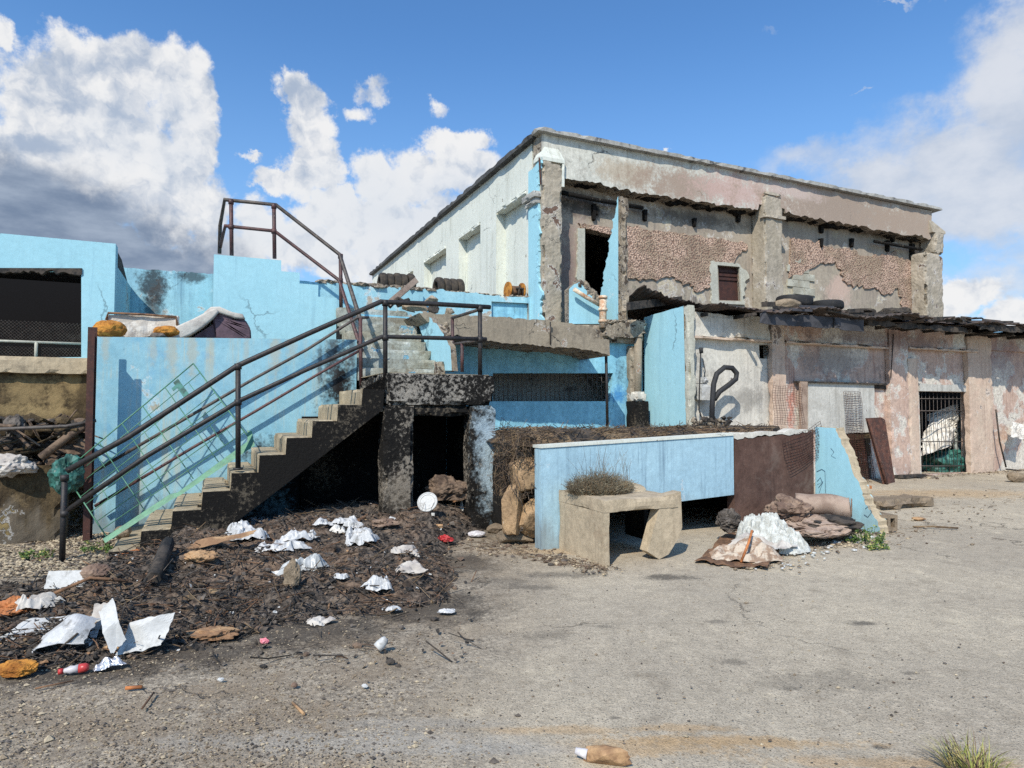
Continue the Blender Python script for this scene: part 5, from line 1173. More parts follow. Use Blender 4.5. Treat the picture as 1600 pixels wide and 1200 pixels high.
# small litter nobody could count
def litter():
    r = random.Random(77); mats = [M_debris, M_char, M_brownbit, M_greybit, M_straw, M_board, M_card, M_wood]
    bm = BM()
    wts = [0] * 7 + [1] * 5 + [3] * 4 + [2, 2, 4, 7]
    def place():
        while True:
            x, y = r.uniform(-20, 740), r.uniform(780, 1045)
            p = onz(x, y)
            if base_h(p.x, p.y) >= 0 or (r.random() < .05 and y > 840): return Vector((p.x, p.y, mh(p.x, p.y)))
    for k in range(4200):      # crumpled scraps
        p = place(); s = r.uniform(.005, .021) * (1 if r.random() < .94 else 2.2); e = Vector((r.gauss(0, 1), r.gauss(0, 1), r.gauss(0, .4))).normalized(); f = (e.orthogonal() + Vector((0, 0, r.gauss(0, .6)))).normalized(); mi = r.choice(wts)
        if r.random() < .03: mi = 5; s *= .8
        elif r.random() < .015: mi = 6
        c = p + Vector((0, 0, s * .35)); n = e.cross(f)
        q = [bm.verts.new(c + e * s * (-1 + i) * r.uniform(.7, 1.2) + f * s * .55 * sg * r.uniform(.6, 1.3) + n * s * r.gauss(0, .35)) for i in range(3) for sg in (-1, 1)]
        for i in (0, 2): bm.faces.new((q[i], q[i + 2], q[i + 3], q[i + 1])).material_index = mi
    for k in range(1500):      # twigs, stalks, wires
        p = place() + Vector((0, 0, r.uniform(.005, .04))); l = r.uniform(.03, .16); th = r.uniform(0, PI); d = Vector((math.cos(th), math.sin(th) , r.gauss(0, .3))) * l
        mid = noise.noise_vector(p * 20) * l * .35
        tube(bm, [p - d, p + mid, p + d], r.uniform(.0018, .006), 3, r.choice([0, 0, 1, 1, 2, 3, 4, 7]), False)
    for k in range(900):       # clods
        p = place(); s = r.uniform(.008, .032); ico(bm, p, (s * r.uniform(.8, 1.5), s, s * .7), 1, rock_disp(k, .4), mi=r.choice([0, 0, 0, 1, 2, 3]))
    fin(bm, 'burnt_litter', mats, label='countless charred scraps, twigs and clods strewn over the mound', cat='litter', kind='stuff', norm=False)
litter()
def gravel():
    r = random.Random(5); bm = BM()
    ic = [Vector(v) for v in ((1, 0, 0), (-1, 0, 0), (0, 1, 0), (0, -1, 0), (0, 0, 1), (0, 0, -1))]; fc = ((0, 2, 4), (2, 1, 4), (1, 3, 4), (3, 0, 4), (2, 0, 5), (1, 2, 5), (3, 1, 5), (0, 3, 5))
    cnt = 0
    while cnt < 9000:
        x, y = r.uniform(-60, 1500), 820 + 400 * r.random() ** .8
        lim = 1.0 if x < 480 else max(.035, 1 - (x - 480) / 330)
        if r.random() > lim: continue
        p = onz(x, y)
        if base_h(p.x, p.y) > .03: continue
        cnt += 1; s = min(.03, r.lognormvariate(-5.4, .45)); mi = r.choice((0, 0, 1, 1, 2, 3))
        vs = [bm.verts.new(p + Vector((v.x * s * r.uniform(.6, 1.5), v.y * s * r.uniform(.6, 1.5), v.z * s * r.uniform(.4, .9) + s * .2 + fbm((p.x, p.y, 0), .5, 3) * .022 - .010))) for v in ic]
        for f in fc: bm.faces.new([vs[i] for i in f]).material_index = mi
    while cnt < 12500:     # small stones by the railing post
        x, y = r.uniform(-40, 260), r.uniform(815, 900); p = onz(x, y); cnt += 1
        if base_h(p.x, p.y) > .05: continue
        s = r.uniform(.008, .024); mi = r.choice((0, 1, 2, 2, 3))
        vs = [bm.verts.new(p + Vector((v.x * s * r.uniform(.6, 1.5), v.y * s * r.uniform(.6, 1.5), v.z * s * .7))) for v in ic]
        for f in fc: bm.faces.new([vs[i] for i in f]).material_index = mi
    fin(bm, 'gravel', [M_greybit, M_rub, M_sill, M_conc], label='loose gravel scattered over the left half of the yard', cat='gravel', kind='stuff', norm=False)
gravel()
# ------------------------------------------------------------------ separate pieces of rubbish
def dome(bm, p, ex, ey, hz, seed, crum=.03, n=34, mi=0, s=13, ragged=.22):
    """limp crumpled sheet lying over a lump"""
    off = Vector((seed * 1.3, seed * .7, seed * 2.9)); g = []
    for j in range(n + 1):
        row = []
        for i in range(n + 1):
            u, v = i / n * 2 - 1, j / n * 2 - 1
            q = max(abs(u), abs(v)); th = math.atan2(v, u)
            lim = .85 + ragged * noise.noise(Vector((math.cos(th) * 1.1, math.sin(th) * 1.1, seed * 3.1))) * 2 + q ** 5 * ragged * noise.noise(Vector((math.cos(th) * 4, math.sin(th) * 4, seed)))
            rr = (u * u + v * v) ** .5 or 1e-6; k = q / rr * lim
            uu, vv = u * k, v * k
            w = p + ex * uu + ey * vv; m = w * s + off; m += noise.noise_vector(m * .5) * 1.1
            r1 = .3 - abs(noise.noise(m * .33)); r2 = .26 - abs(noise.noise(m * .8)); c = noise.voronoi(m * .38)[0]
            lump = max(0, .7 + 1.2 * noise.noise(Vector((u * 1.9, v * 1.9, seed * 5.7))))
            h = hz * .6 * math.tanh(1.5 * lump) * (1 - q ** 5) + crum * (1.2 * r1 + .9 * r2 + 1.0 * (c[1] - c[0] - .3) + .6 * (.2 - abs(noise.noise(m * 1.9)))) * (.5 + .5 * min(1, (1 - q) * 4))
            w = w + noise.noise_vector(m * .3) * crum * .8
            row.append(bm.verts.new(w + Vector((0, 0, max(.004, h + .015)))))
        g.append(row)
    for j in range(n):
        for i in range(n): bm.faces.new((g[j][i], g[j][i + 1], g[j + 1][i + 1], g[j + 1][i])).material_index = mi
SOFT = lambda m: m in (None, M_greyplastic, M_cush, M_cloth, M_foil)
def bag(x, y, w, h, seed, label, mat=None, amp=.5, cat='bag', name='plastic_bag', depth=.7, sub=5, flat=.5):
    if SOFT(mat):
        p = gp(x, y + h * .40); k = (p - EYE).length / F; r_ = random.Random(seed); an_ = r_.uniform(-.5, .5); R_ = Matrix.Rotation(an_, 3, 'Z')
        rx = w * k * .62; ry = max(rx * depth, h * k * .6); bm = BM()
        dome(bm, p, R_ @ Vector((rx, 0, 0)), R_ @ Vector((0, ry, 0)), h * k * .8, seed, min(.07, w * k * .2), 44 if w > 25 else 18, s=9 + 500 / w * .25)
        return solid(fin(bm, name, mat or M_plastic, label=label, cat=cat, norm=False), .002)
    p = gp(x, y + h * .45); d = (p - EYE).length; k = d / F
    bm = BM(); rx, rz = w * k / 2, h * k / 2
    ico(bm, p + Vector((0, 0, rz * .8)), (rx, rx * depth, rz), sub, crumple_disp(seed, amp), flat)
    return fin(bm, name, mat or M_plastic, label=label, cat=cat)
bag(387, 830, 62, 42, 3, 'crumpled white plastic bag nearest the stair foot on the mound', amp=.6)
bag(408, 815, 34, 28, 23, 'small puffy white plastic bag behind the crumpled bag nearest the stairs', amp=.6)
bag(440, 852, 74, 20, 5, 'long flattened white plastic bag in the middle of the mound', depth=.5)
bag(470, 842, 50, 20, 15, 'white plastic bag bent over the long flattened bag', depth=.5, amp=.6)
bag(474, 874, 72, 36, 6, 'dull grey clear plastic bag below the long flattened white bag', M_greyplastic, depth=.5)
bag(562, 845, 56, 32, 8, 'large bulging white plastic bag left of the burnt pillar foot', amp=.45)
bag(552, 825, 26, 18, 18, 'small white plastic bag behind the large bulging white bag', amp=.5)
bag(538, 808, 32, 14, 9, 'small pale bag lying in the shade under the stairs', amp=.4)
bag(506, 816, 24, 12, 10, 'tiny white bag left of the shaded pale bag', amp=.4)
bag(528, 826, 22, 16, 19, 'small folded white bag between two other white bags', M_cloth, amp=.4)
bag(590, 895, 44, 30, 11, 'angular white plastic packet on the right part of the mound', amp=.7)
bag(640, 887, 38, 16, 12, 'flat grey white packet right of the angular packet', M_cush, amp=.6)
bag(632, 852, 44, 20, 13, 'dull pale rag near the burnt pillar foot', M_cush, amp=.6, cat='rag', name='pale_rag')
bag(600, 836, 34, 12, 14, 'brown and pink rag before the burnt pillar', M_rag, amp=.6, cat='rag', name='brown_rag')
bag(534, 908, 20, 12, 16, 'small torn white packet in the lower middle of the mound', amp=.6)
bag(456, 912, 24, 44, 17, 'tan grey stone-like lump in the middle of the mound', M_rub, amp=.3, cat='stone', name='mound_stone')
bag(50, 945, 56, 26, 20, 'beige crumpled bag at the left edge of the mound', M_cush, amp=.6)
bag(20, 952, 40, 22, 24, 'dirty orange plastic container at the left edge of the mound', M_orange, amp=.4, cat='container', name='plastic_container')
bag(168, 1038, 32, 18, 21, 'crumpled silver foil packet at the front of the mound', M_foil, amp=.6, cat='foil', name='foil_packet')
bag(26, 1047, 40, 20, 22, 'yellow foam lump at the front left of the mound', M_foam, amp=.3, cat='foam', name='foam_lump')
bag(315, 876, 40, 16, 25, 'tan cardboard scrap on the upper left of the mound', M_card, amp=.4, cat='cardboard', name='cardboard_scrap')
bag(332, 990, 60, 14, 26, 'yellow brown cloth scrap half buried low on the mound', M_card, amp=.4, cat='rag', name='cloth_scrap')
bag(150, 895, 36, 20, 27, 'dark brown broken pot on the upper left mound', M_rag, amp=.3, cat='pot', name='broken_pot')
bag(115, 900, 34, 14, 28, 'pale grey crumpled bag left of the dark broken pot', M_greyplastic, amp=.6)
bag(695, 842, 20, 10, 29, 'small red crumpled wrapper beside the white lid', M_red, amp=.5, cat='wrapper', name='red_wrapper')
bag(745, 834, 26, 9, 30, 'flattened pale clear bottle before the right burnt pillar', M_clear, amp=.2, cat='bottle', name='flat_bottle')
bag(730, 812, 30, 20, 31, 'dirty white rag at the foot of the right burnt pillar', M_cloth, amp=.7, cat='rag', name='white_rag')
bag(700, 802, 60, 44, 32, 'heap of reddish brown rubble inside the burnt opening', M_brownbit, amp=.5, cat='rubble', name='rubble_heap')
bag(720, 765, 26, 20, 33, 'broken reddish pot on top of the rubble in the burnt opening', M_rag, amp=.3, cat='pot', name='broken_pot')
bag(700, 955, 22, 8, 34, 'thin white plastic strip at the right front mound edge', amp=.4, cat='plastic', name='plastic_strip')
bag(615, 952, 24, 8, 35, 'white flat wrapper at the front edge of the mound', amp=.4, cat='wrapper', name='white_wrapper')
bag(500, 965, 40, 12, 36, 'mixed pale wrappers at the front edge of the mound', M_cush, amp=.7, cat='wrapper', name='pale_wrapper')
bag(413, 1002, 11, 8, 37, 'pink plastic scrap lying before the mound', M_pink, amp=.4, cat='scrap', name='pink_scrap')
bag(570, 1072, 8, 6, 38, 'small white paper bit on the open yard', M_board, amp=.3, cat='paper', name='paper_bit')
bag(345, 1062, 8, 5, 39, 'small white paper bit on the gravel before the mound', M_board, amp=.3, cat='paper', name='paper_bit')
bag(460, 1071, 9, 7, 40, 'small dark brown stone on the gravel', M_rag, amp=.3, cat='stone', name='pebble')
bag(610, 1034, 12, 8, 41, 'dark grey stone right below the broken white cup', M_greybit, amp=.25, cat='stone', name='pebble')
def sh(x, y, ex, ey, seed, label, mat=None, nx=22, ny=16, crum=.035, cat='sheet', name='plastic_sheet', lift=.03, curl=None, t_=.003, ragged=.06):
    p = gp(x, y) + Vector((0, 0, lift)); bm = BM(); sheet(bm, p, Vector(ex), Vector(ey), nx, ny, crum, seed, ragged=ragged, curl=curl, s=4)
    return solid(fin(bm, name, mat or M_board, label=label, cat=cat, norm=False), t_)
sh(-12, 1008, (.30, .05, 0.02), (.02, .26, .06), 1, 'flat white board sheet at the left picture edge', M_board, crum=.012)
sh(34, 1030, (.33, .10, .03), (.0, .16, .12), 2, 'crumpled white plastic sheet in the front left mound', M_plastic, crum=.08)
sh(78, 1006, (.26, -.04, .0), (.03, .13, .10), 3, 'folded white sheet behind the crumpled front left sheet', M_plastic, crum=.08)
sh(176, 1030, (-.15, .09, .24), (.07, .05, .07), 4, 'pointed grey white sheet standing upright in the front mound', M_board, crum=.05)
sh(176, 1030, (.27, .05, .05), (.03, .12, .17), 5, 'torn white board sheet standing right of the upright pointed sheet', M_board, crum=.05)
sh(136, 1010, (.10, .02, .0), (.0, .06, .16), 6, 'small folded pale scrap left of the upright pointed sheet', M_cush, crum=.03, cat='scrap', name='pale_scrap')
sh(68, 930, (.30, .03, 0), (.0, .05, .13), 7, 'clean rectangular white foam board leaning on the upper left mound', M_board, crum=.003, cat='foam board', name='foam_board', t_=.025, ragged=.02)
sh(180, 872, (.34, .2, .06), (.02, .05, .02), 8, 'curved orange plastic strip on the upper left mound', M_orange, crum=.02, cat='plastic', name='plastic_strip')
sh(292, 862, (.5, .22, .08), (.02, .14, .05), 9, 'pale wooden board scrap below the stair foot', M_card, crum=.02, cat='board', name='board_scrap')
sh(185, 845, (.55, .15, .02), (-.05, .4, .05), 10, 'broken flat concrete slab at the foot of the stairs', M_conc, crum=.01, cat='slab', name='broken_slab', t_=.07, lift=.0)
rock('rounded_stone', 192, 832, (.09, .08, .07), 44, M_rub, 'small pale rounded stone on the slab at the stair foot', None, 'stone', None, .08, .15)
def lid(x, y):
    t0 = thing('white_plastic_lid', 'round white plastic lid propped up before the burnt opening', 'lid', gp(x, y + 14))
    p = gp(x, y + 14) + Vector((0, 0, .12)); nn = Vector((-.15, -.9, .5)).normalized()
    bm = BM(); tube(bm, [p, p + nn * .015], .125, 28); fin(bm, 'disc', M_board, t0)
    e = nn.orthogonal().normalized(); f = nn.cross(e); bm = BM()
    tube(bm, [p + nn * .018 + (e * math.cos(k * PI / 16) + f * math.sin(k * PI / 16)) * .095 for k in range(33)], .006, 5, caps=False); tube(bm, [p + nn * .012 + (e * math.cos(k * PI / 16) + f * math.sin(k * PI / 16)) * .122 for k in range(33)], .010, 6, caps=False); fin(bm, 'rim', M_board, t0)
lid(668, 803)
def cyl_thing(root, a, b, prof, part, mat):
    a, b = Vector(a), Vector(b); ax = (b - a).normalized(); e = ax.orthogonal().normalized(); f = ax.cross(e); bm = BM(); S = 16; rings = []
    for t_, rr in prof:
        c = a.lerp(b, t_); rings.append([bm.verts.new(c + (e * math.cos(2 * PI * k / S) + f * math.sin(2 * PI * k / S)) * rr) for k in range(S)])
    for A, B in zip(rings, rings[1:]):
        for k in range(S): bm.faces.new((A[k], A[(k + 1) % S], B[(k + 1) % S], B[k])).smooth = True
    bm.faces.new(rings[0]); bm.faces.new(rings[-1]); return fin(bm, part, mat, root)
p = gp(112, 1055); bt = thing('plastic_bottle', 'clear plastic bottle with red cap and red label before the mound', 'bottle', p)
p = p + Vector((-.05, 0, .025)); e = Vector((.12, .05, .005))
cyl_thing(bt, p, p + e * .6, [(0, .013), (.2, .016), (.45, .025), (.7, .021), (1, .026)], 'bottle_body', M_clear); cyl_thing(bt, p - e * .2, p - e * .005, [(0, .017), (1, .017)], 'bottle_cap', M_red); cyl_thing(bt, p + e * .605, p + e, [(0, .027), (.7, .026), (1, .018)], 'bottle_label', M_red)
p = gp(594, 1020); cu_ = thing('broken_white_cup', 'broken white cup lying on the open yard', 'cup', p)
p = p + Vector((-.02, 0, .03)); e = Vector((.055, .03, .055))
cyl_thing(cu_, p, p + e, [(0, .034), (.3, .034), (.8, .028), (1, .018)], 'cup_shell', M_board); cyl_thing(cu_, p - e * .06, p - e * .01, [(0, .026), (1, .03)], 'broken_mouth', M_rag)
p = onz(945, 1196); pk = thing('paper_wrapped_bottle', 'bottle in a crumpled brown paper bag at the bottom of the picture', 'bottle', p)
bm = BM(); rt = Matrix.Rotation(-.35, 3, 'Z'); ico(bm, p + Vector((0, 0, .04)), (.115, .055, .05), 3, rock_disp(19, .55, 1.1), .8, rot=rt); fin(bm, 'paper_bag', M_card, pk)
d_ = rt @ Vector((-1, 0, 0)); cyl_thing(pk, p + d_ * .08 + Vector((0, 0, .035)), p + d_ * .135 + Vector((0, 0, .042)), [(0, .024), (.5, .018), (1, .015)], 'bottle_neck', M_clear)
# sticks and poles
def stick(pts, rad, mat, label, name='burnt_stick', cat='stick'):
    bm = BM(); tube(bm, [gp(x, y) + Vector((0, 0, z)) for x, y, z in pts], rad, 6); fin(bm, name, mat, label=label, cat=cat)
stick([(318, 815, .05), (370, 800, .25), (440, 800, .62)], .02, M_char, 'long charred pole leaning from mound to lower steps, upper one', 'charred_pole', 'pole')
stick([(322, 822, .03), (390, 808, .2), (455, 808, .42)], .016, M_wood, 'long weathered pole leaning below the charred pole', 'weathered_pole', 'pole')
stick([(345, 830, .02), (410, 815, .15), (470, 812, .3)], .014, M_char, 'thin charred pole lowest of the leaning poles', 'charred_pole', 'pole')
stick([(560, 822, .03), (600, 806, .12), (640, 800, .05)], .02, M_wood, 'bundle stick before the left burnt pillar')
stick([(75, 945, .06), (140, 932, .08), (200, 925, .05)], .014, M_wood, 'long brown stick behind the white foam board')
stick([(96, 1028, .04), (120, 1005, .12), (135, 1012, .05)], .008, M_char, 'thin black stalk over the crumpled front sheet')
stick([(222, 1110, .01), (240, 1085, .01)], .006, M_wood, 'small dry twig on the gravel left of the yard'); stick([(457, 1100, .008), (475, 1118, .008)], .008, M_card, 'small tan twig on the gravel')
stick([(55, 1078, .008), (115, 1066, .01)], .005, M_wood, 'thin twig leading to the plastic bottle'); stick([(196, 1078, .01), (222, 1076, .01)], .011, M_orange, 'small orange wood sliver on the gravel')
stick([(240, 893, .05), (262, 888, .07)], .06, M_char, 'short black charred pipe stub on the upper mound', 'pipe_stub', 'pipe')

# ------------------------------------------------------------------ stuffing, carpet, sack and rags at the dock end
def fluff():
    r = random.Random(31); bm = BM(); cs = []
    A_, B_ = onb(1150, 800, 6.0), onb(1262, 842, 5.45); ax = (B_ - A_); ax.z = 0; ct = (A_ + B_) / 2; ct.z = 0; pr = Vector((-ax.y, ax.x, 0)).normalized(); n = 150; g = []
    for j in range(n + 1):
        row = []
        for i in range(n + 1):
            u, v = i / n * 2 - 1, j / n * 2 - 1; q = (u * u + v * v) ** .5; th = math.atan2(v, u)
            mx_ = max(abs(u), abs(v)); kk = mx_ / (q or 1e-6); lim = 1 + .22 * noise.noise((math.cos(th) * 1.6, math.sin(th) * 1.6, 3))
            w = ct + ax * (.56 * u * kk * lim) + pr * (.27 * v * kk * lim)
            top = (.36 - .16 * u) * (1 - mx_ ** 2.6) * (.9 + .35 * noise.noise(w * 4))
            c = noise.voronoi((w + noise.noise_vector(w * 9) * .03) * 17)[0][0]; c2 = noise.voronoi((w + noise.noise_vector(w * 21) * .012) * 44)[0][0]
            f = min(1, (1 - mx_) * 6)
            d_ = noise.noise_vector(w * 26) * .018 * f
            row.append(bm.verts.new(w + d_ + Vector((0, 0, max(0, top + f * (.085 * (.75 - c) + .03 * (.7 - c2) + .012 * noise.noise(w * 90)))))))
        g.append(row)
    for j in range(n):
        for i in range(n): bm.faces.new((g[j][i], g[j][i + 1], g[j + 1][i + 1], g[j + 1][i]))
    r = random.Random(3)
    for k in range(160):
        p = ct + ax * r.gauss(0, .32) + pr * r.gauss(0, .2); s = r.uniform(.006, .02); ico(bm, Vector((p.x, p.y, s * .5)), (s * 1.5, s, s * .7), 1, crumple_disp(k % 20, .6))
    fin(bm, 'white_stuffing', M_fluff, label='heap of fluffy white stuffing spilling at the scorched dock end', cat='stuffing', kind='thing')
fluff()
def blob(x, y, b, rad, seed, mat, label, cat, name, amp=.4, rot=None, flat=None):
    if cat == 'rag':
        bm = BM(); p = onb(x, y, b); p.z = max(p.z, rad[2] * .7); ico(bm, p, rad, 5, crumple_disp(seed, .5, 1.3), flat, rot=rot); return fin(bm, name, mat, label=label, cat=cat)
    bm = BM(); p = onb(x, y, b); R_ = rot or Matrix.Identity(3); z0 = max(0, p.z - rad[2] * 1.1)
    dome(bm, Vector((p.x, p.y, z0)), R_ @ Vector((rad[0] * 1.15, 0, 0)), R_ @ Vector((0, rad[1] * 1.2, 0)), rad[2] * 1.7, seed, .055, 40, s=9); return solid(fin(bm, name, mat, label=label, cat=cat, norm=False), .004)
    p = onb(x, y, b); p.z = max(p.z, rad[2] * .55); ico(bm, p, rad, 5, crumple_disp(seed, amp), flat, rot=rot); return fin(bm, name, mat, label=label, cat=cat)
RZ = lambda a: Matrix.Rotation(a, 3, 'Z')
blob(1186, 838, 5.6, (.40, .22, .09), 45, M_cush, 'grey white padded sheet under the white stuffing', 'padding', 'torn_padding', .35, RZ(.3))
cr = thing('rolled_carpet', 'dusty pink rolled carpet lying against the jagged buttress', 'carpet', onb(1290, 800, 6.0))
bm = BM(); A, B = onb(1243, 786, 6.25), onb(1328, 793, 5.75); pts = [A.lerp(B, k / 14) + noise.noise_vector(A.lerp(B, k / 14) * 5) * .035 for k in range(15)]; tube(bm, pts, .135, 20)
fin(bm, 'carpet_roll', M_carpet, cr)
bm = BM(); d = (B - A).normalized(); e = d.orthogonal().normalized(); f = d.cross(e)
tube(bm, [pts[-1] + d * .012 + (e * math.cos(k * .42) + f * math.sin(k * .42)) * (.125 - k * .0026) for k in range(44)], .008, 5); fin(bm, 'spiral_end', M_rag, cr)
blob(1232, 800, 6.05, (.26, .22, .16), 46, M_rag, 'brown crumpled rag left of the rolled carpet', 'rag', 'brown_rag', .5)
blob(1268, 822, 5.9, (.42, .26, .12), 47, M_carpet, 'dusty brown rag bundle under the rolled carpet', 'rag', 'brown_rag', .55)
blob(1296, 824, 5.75, (.36, .2, .13), 48, M_char, 'dark brown rag bundle in the shade under the carpet', 'rag', 'dark_rag', .5)
blob(1280, 832, 5.6, (.24, .1, .05), 49, M_carpet, 'thin pinkish rag fold in front of the dark rag bundle', 'rag', 'pink_rag', .5)
blob(1140, 812, 6.2, (.14, .12, .12), 50, M_greybit, 'grey brown rag in the dark dock opening', 'rag', 'grey_rag', .5)
bm = BM(); s0 = onz(1085, 880); sheet(bm, s0 + Vector((0, 0, .02)), onz(1200, 890) - onz(1085, 880), onz(1140, 830) - onz(1085, 880), 26, 20, .03, 61); solid(fin(bm, 'flat_cardboard', M_wood, label='flat brown cardboard lying in front of the dock opening', cat='cardboard', norm=False), .006)
sk = thing('woven_sack', 'brown and white printed woven sack with orange strap before the stuffing', 'sack', onz(1170, 880))
bm = BM(); p = onz(1163, 872) + Vector((0, 0, .13)); dome(bm, p - Vector((0, 0, .12)), RZ(-.2) @ Vector((.44, 0, 0)), RZ(-.2) @ Vector((0, .30, 0)), .27, 52, .05, 44, s=8, ragged=.14); fin(bm, 'sack_body', M_sack, sk, norm=False)
bm = BM(); tube(bm, [p + Vector((-.12, -.24, -.12)), p + Vector((-.02, -.19, .07)), p + Vector((.08, -.02, .165)), p + Vector((.14, .12, .13))], .013, 6); fin(bm, 'strap', M_orange, sk)
r = random.Random(9); bm = BM()
for k in range(90):
    q = onz(1330 + r.gauss(0, 32), 848 + r.gauss(0, 7)); s = r.uniform(.008, .03); ico(bm, q, (s * 1.3, s, s * .6), 1, rock_disp(k, .3), mi=r.choice((0, 1, 2)))
for k in range(80):
    q = onz(1205 + r.gauss(0, 30), 880 + r.gauss(0, 6)); s = r.uniform(.006, .02); ico(bm, q, (s * 1.3, s, s * .6), 1, rock_disp(k, .3), mi=r.choice((0, 1, 2)))
fin(bm, 'plaster_crumbs', [M_sill, M_rub, M_board], label='pale plaster crumbs strewn by the buttress and sack', cat='crumbs', kind='stuff')

def edge_dirt():
    r = random.Random(63); bm = BM()
    runs = [(onz(846, 870), onz(945, 890), .10, 420), (onz(1145, 870), onz(1290, 850), .18, 260), (L(11.2, 10.2, 0), L(20, 10.2, 0), .16, 700), (onz(700, 850), onz(850, 860), .25, 420), (L(7.8, 5.7, 0), L(7.8, 6.7, 0), .08, 160), (onz(1380, 838), onz(1560, 770), .4, 260), (L(-1.5, 9.5, 0), L(-.6, 9.3, 0), .3, 260)]
    for A, B, sp, n in runs:
        for k in range(n):
            p = A.lerp(B, r.random()) + Vector((r.gauss(0, sp), r.gauss(0, sp), 0)); p.z = .0; s = min(.05, r.lognormvariate(-4.7, .6)); mi = r.choice((0, 0, 1, 1, 2, 3))
            if r.random() < .75: ico(bm, p, (s * r.uniform(.8, 1.6), s, s * .6), 1, rock_disp(k % 50, .4), mi=mi)
            else:
                th = r.uniform(0, PI); d = Vector((math.cos(th), math.sin(th), 0)) * r.uniform(.02, .09); q = p + Vector((0, 0, .006)); tube(bm, [q - d, q + noise.noise_vector(p * 9) * .01, q + d], r.uniform(.002, .004), 3, r.choice((1, 4)), False)
    for k in range(260):
        p = onz(r.uniform(560, 1600), r.uniform(770, 1195)); s = r.uniform(.003, .008); ico(bm, p, (s * 1.3, s, s * .6), 1, rock_disp(k % 50, .4), mi=r.choice((0, 1, 3, 3)))
    fin(bm, 'swept_grit', [M_rub, M_brownbit, M_sill, M_greybit, M_straw], label='grit, chips and dry stalks gathered along wall feet and over the concrete', cat='grit', kind='stuff', norm=False)
edge_dirt()
# ------------------------------------------------------------------ camera, sky, sun
cam = bpy.data.cameras.new('camera'); co = bpy.data.objects.new('camera', cam); COL.objects.link(co)
co.location = EYE; co.rotation_euler = (PI / 2 + PIT, 0, 0)
cam.sensor_fit = 'HORIZONTAL'; cam.sensor_width = 36; cam.lens = 36 * F / 1600; cam.clip_end = 3000; cam.clip_start = .05
SC.camera = co
sd = (U * 1.0 + V * 1.0).normalized() * 1.414 + Vector((0, 0, -1.32)); sd.normalize()
sun = bpy.data.lights.new('sun', 'SUN'); so = bpy.data.objects.new('sun', sun); COL.objects.link(so)
sun.energy = 4.8; sun.angle = math.radians(.53); sun.color = (1, .93, .82)
so.rotation_euler = sd.to_track_quat('-Z', 'Y').to_euler()
EL = math.asin(-sd.z); AZ = math.atan2(-sd.x, -sd.y)
w = bpy.data.worlds.new('World'); SC.world = w; w.use_nodes = True
w.cycles.sampling_method = 'MANUAL'; w.cycles.sample_map_resolution = 256
t = T(w.node_tree); wt = w.node_tree
bg = wt.nodes['Background']
sky = wt.nodes.new('ShaderNodeTexSky'); sky.sky_type = 'NISHITA'; sky.sun_disc = False
sky.sun_elevation = EL; sky.sun_rotation = AZ % (2 * PI); sky.air_density = 1.0; sky.dust_density = .6; sky.ozone_density = 2.2
D = t.n('TexCoord', 0)   # world direction
sx = t.n('SeparateXYZ', Vector=D); sy = sx.node.outputs[1]; sz = sx.node.outputs[2]
az = t.m('ARCTAN2', sx, sy); el = t.m('ARCSINE', sz)
W3 = t.n('CombineXYZ', X=az, Y=el, Z=0.0)
n_a = t.noise(W3, 4.2, 12, .6); n_b = t.noise(W3, 11.0, 10, .62); n_v = t.vor(W3, 13.0, 'SMOOTH_F1'); n_v2 = t.vor(W3, 31.0, 'SMOOTH_F1')
def dirs(x, y):
    d = ray(x, y).normalized(); return math.atan2(d.x, d.y), math.asin(d.z)
def field(lst, warp):
    acc = None
    wv = t.vm('ADD', W3, t.scale(t.vm('SUBTRACT', t.noise(W3, 7.0, 9, .62, out=1), (.5, .5, .5)), (warp, warp, 0)))
    for x, y, rx, ry, s in lst:
        a, e = dirs(x, y); a1, _ = dirs(x + rx, y); _, e1 = dirs(x, y - ry)
        d = t.vm('SUBTRACT', wv, (a, e, 0)); d = t.vm('DIVIDE', d, (abs(a1 - a), abs(e1 - e), 1)); d = t.vm('LENGTH', d, out=1)
        v = t.m('MULTIPLY', t.ss(d, 1.5, .15), s)
        acc = v if acc is None else t.m('MAXIMUM', acc, v)
    return acc
cum = field([(60, 150, 110, 110, 1), (180, 110, 120, 80, 1), (270, 140, 65, 85, 1), (300, 210, 50, 90, 1), (180, 230, 150, 110, 1), (60, 280, 190, 140, 1), (260, 300, 110, 110, 1), (330, 330, 60, 90, .9), (10, 40, 45, 50, .85), (40, 380, 200, 120, 1), (160, 420, 200, 110, 1), (290, 420, 200, 90, 1), (330, 470, 90, 60, .9),
             (470, 125, 55, 40, 1), (480, 180, 45, 60, .95), (490, 250, 55, 70, 1), (440, 262, 50, 28, .9), (520, 330, 60, 60, .95), (590, 130, 45, 30, .62), (680, 150, 28, 28, .62), (560, 160, 40, 25, .6), (390, 225, 25, 12, .6),
             (715, 215, 60, 45, 1), (700, 270, 100, 60, 1), (600, 285, 70, 60, .95), (620, 350, 150, 80, 1), (480, 390, 150, 70, .9), (640, 420, 220, 60, .9), (420, 350, 70, 60, .85), (1025, 232, 38, 8, .7), (1500, 480, 110, 50, .85), (1590, 500, 70, 40, .85)], .16)
n_f = t.noise(W3, 26.0, 8, .65)
edge = t.m('ADD', cum, t.m('ADD', t.m('MULTIPLY', t.m('SUBTRACT', n_b, .5), .8), t.m('ADD', t.m('MULTIPLY', t.m('SUBTRACT', n_f, .5), .75), t.m('MULTIPLY', t.m('SUBTRACT', .42, n_v), .22))))
cm = t.m('MULTIPLY', t.ss(edge, .35, .68), .98)
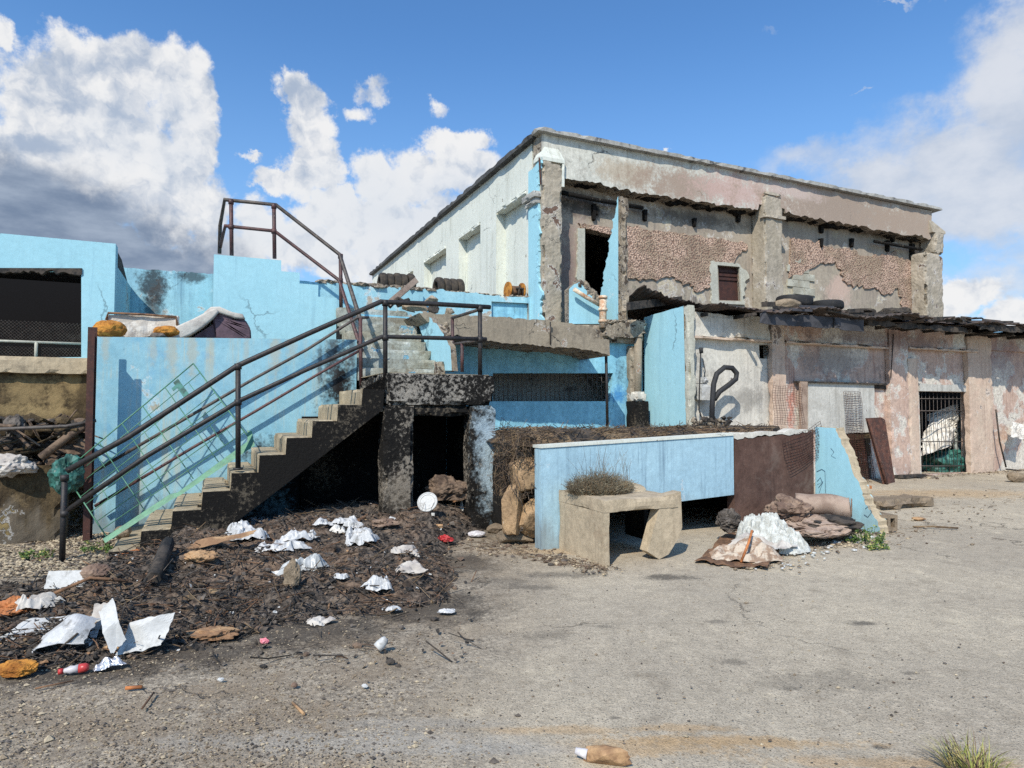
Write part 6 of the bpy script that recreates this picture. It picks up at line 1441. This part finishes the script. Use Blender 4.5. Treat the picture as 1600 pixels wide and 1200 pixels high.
# billows: the side of each puff that faces the sun is brighter
def relief(sc, dx, dy, k):
    wp = t.vm('ADD', W3, t.scale(t.vm('SUBTRACT', t.noise(W3, sc * 1.6, 4, .6, out=1), (.5, .5, .5)), (.05, .05, 0)))
    return t.m('MULTIPLY', t.m('SUBTRACT', t.noise(wp, sc, 6, .58), t.noise(t.vm('ADD', wp, (dx, dy, 0)), sc, 6, .58)), k)
lum = t.m('ADD', .87, t.m('ADD', relief(3.6, -.045, .05, 1.0), relief(13.0, -.012, .015, 1.1)))
lum = t.m('ADD', lum, t.m('MULTIPLY', t.m('SUBTRACT', .4, n_v2), .10))
lum = t.m('MINIMUM', t.m('MAXIMUM', lum, .6), .97)
ccol = t.mix(t.ss(lum, .6, .96), (.40, .48, .61, 1), (.88, .88, .88, 1))
haze = field([(640, 330, 180, 90, .7), (480, 380, 160, 80, .5), (180, 210, 60, 60, .4), (260, 220, 60, 80, .5), (640, 400, 160, 60, .6)], .2)
ccol = t.mix(t.m('MULTIPLY', haze, .6), ccol, (.58, .66, .77, 1))
dk_ = field([(0, 300, 190, 90, .9), (90, 360, 230, 90, 1), (230, 400, 170, 75, 1), (60, 420, 240, 80, 1), (290, 430, 130, 60, .9)], .2)
dn = t.ss(t.noise(t.scale(W3, (1, 2.6, 1)), 5.0, 7, .6), .35, .65)
dcol = t.mix(dn, (.17, .23, .34, 1), (.38, .45, .56, 1))
ccol = t.mix(t.ss(dk_, .1, .8), ccol, dcol)
wis = field([(1600, 60, 80, 90, .8), (1570, 150, 130, 120, 1), (1480, 240, 170, 110, 1), (1560, 290, 190, 110, 1), (1400, 300, 190, 70, .9), (1280, 270, 150, 50, .65), (1180, 20, 40, 10, .45), (1400, 18, 60, 8, .5), (1345, 130, 18, 6, .5), (1560, 450, 160, 60, .6), (1600, 390, 120, 60, .7)], .22)
wn = t.noise(t.scale(W3, (1, 1.5, 1)), 5.5, 11, .62)
wm = t.ss(t.m('ADD', wis, t.m('MULTIPLY', t.m('SUBTRACT', wn, .5), 1.1)), .15, .9)
wcol = t.mix(t.ss(wn, .35, .65), (.52, .58, .68, 1), (.74, .76, .80, 1))
blue = t.mix(1.0, sky.outputs[0], (.90, 1.40, 1.80, 1), 'MULTIPLY')
S = .11
inv = 1.0 / S
blue = t.mix(t.ss(el, .02, .55), t.mix(.6, blue, (.36 * inv, .58 * inv, .84 * inv, 1)), blue)
wc = t.mix(1.0, wcol, (inv, inv, inv, 1), 'MULTIPLY'); cc = t.mix(1.0, ccol, (inv, inv, inv, 1), 'MULTIPLY')
tot = t.mix(t.m('MULTIPLY', wm, .9), blue, wc); tot = t.mix(cm, tot, cc)
wt.links.new(tot, bg.inputs['Color']); bg.inputs['Strength'].default_value = S
SC.view_settings.view_transform = 'Standard'; SC.view_settings.look = 'None'; SC.view_settings.gamma = 1; SC.view_settings.exposure = 0.02
SC.render.engine = 'CYCLES'
SC.cycles.use_denoising = False
SC.cycles.sample_clamp_indirect = 3
SC.cycles.max_bounces = 6; SC.cycles.diffuse_bounces = 3
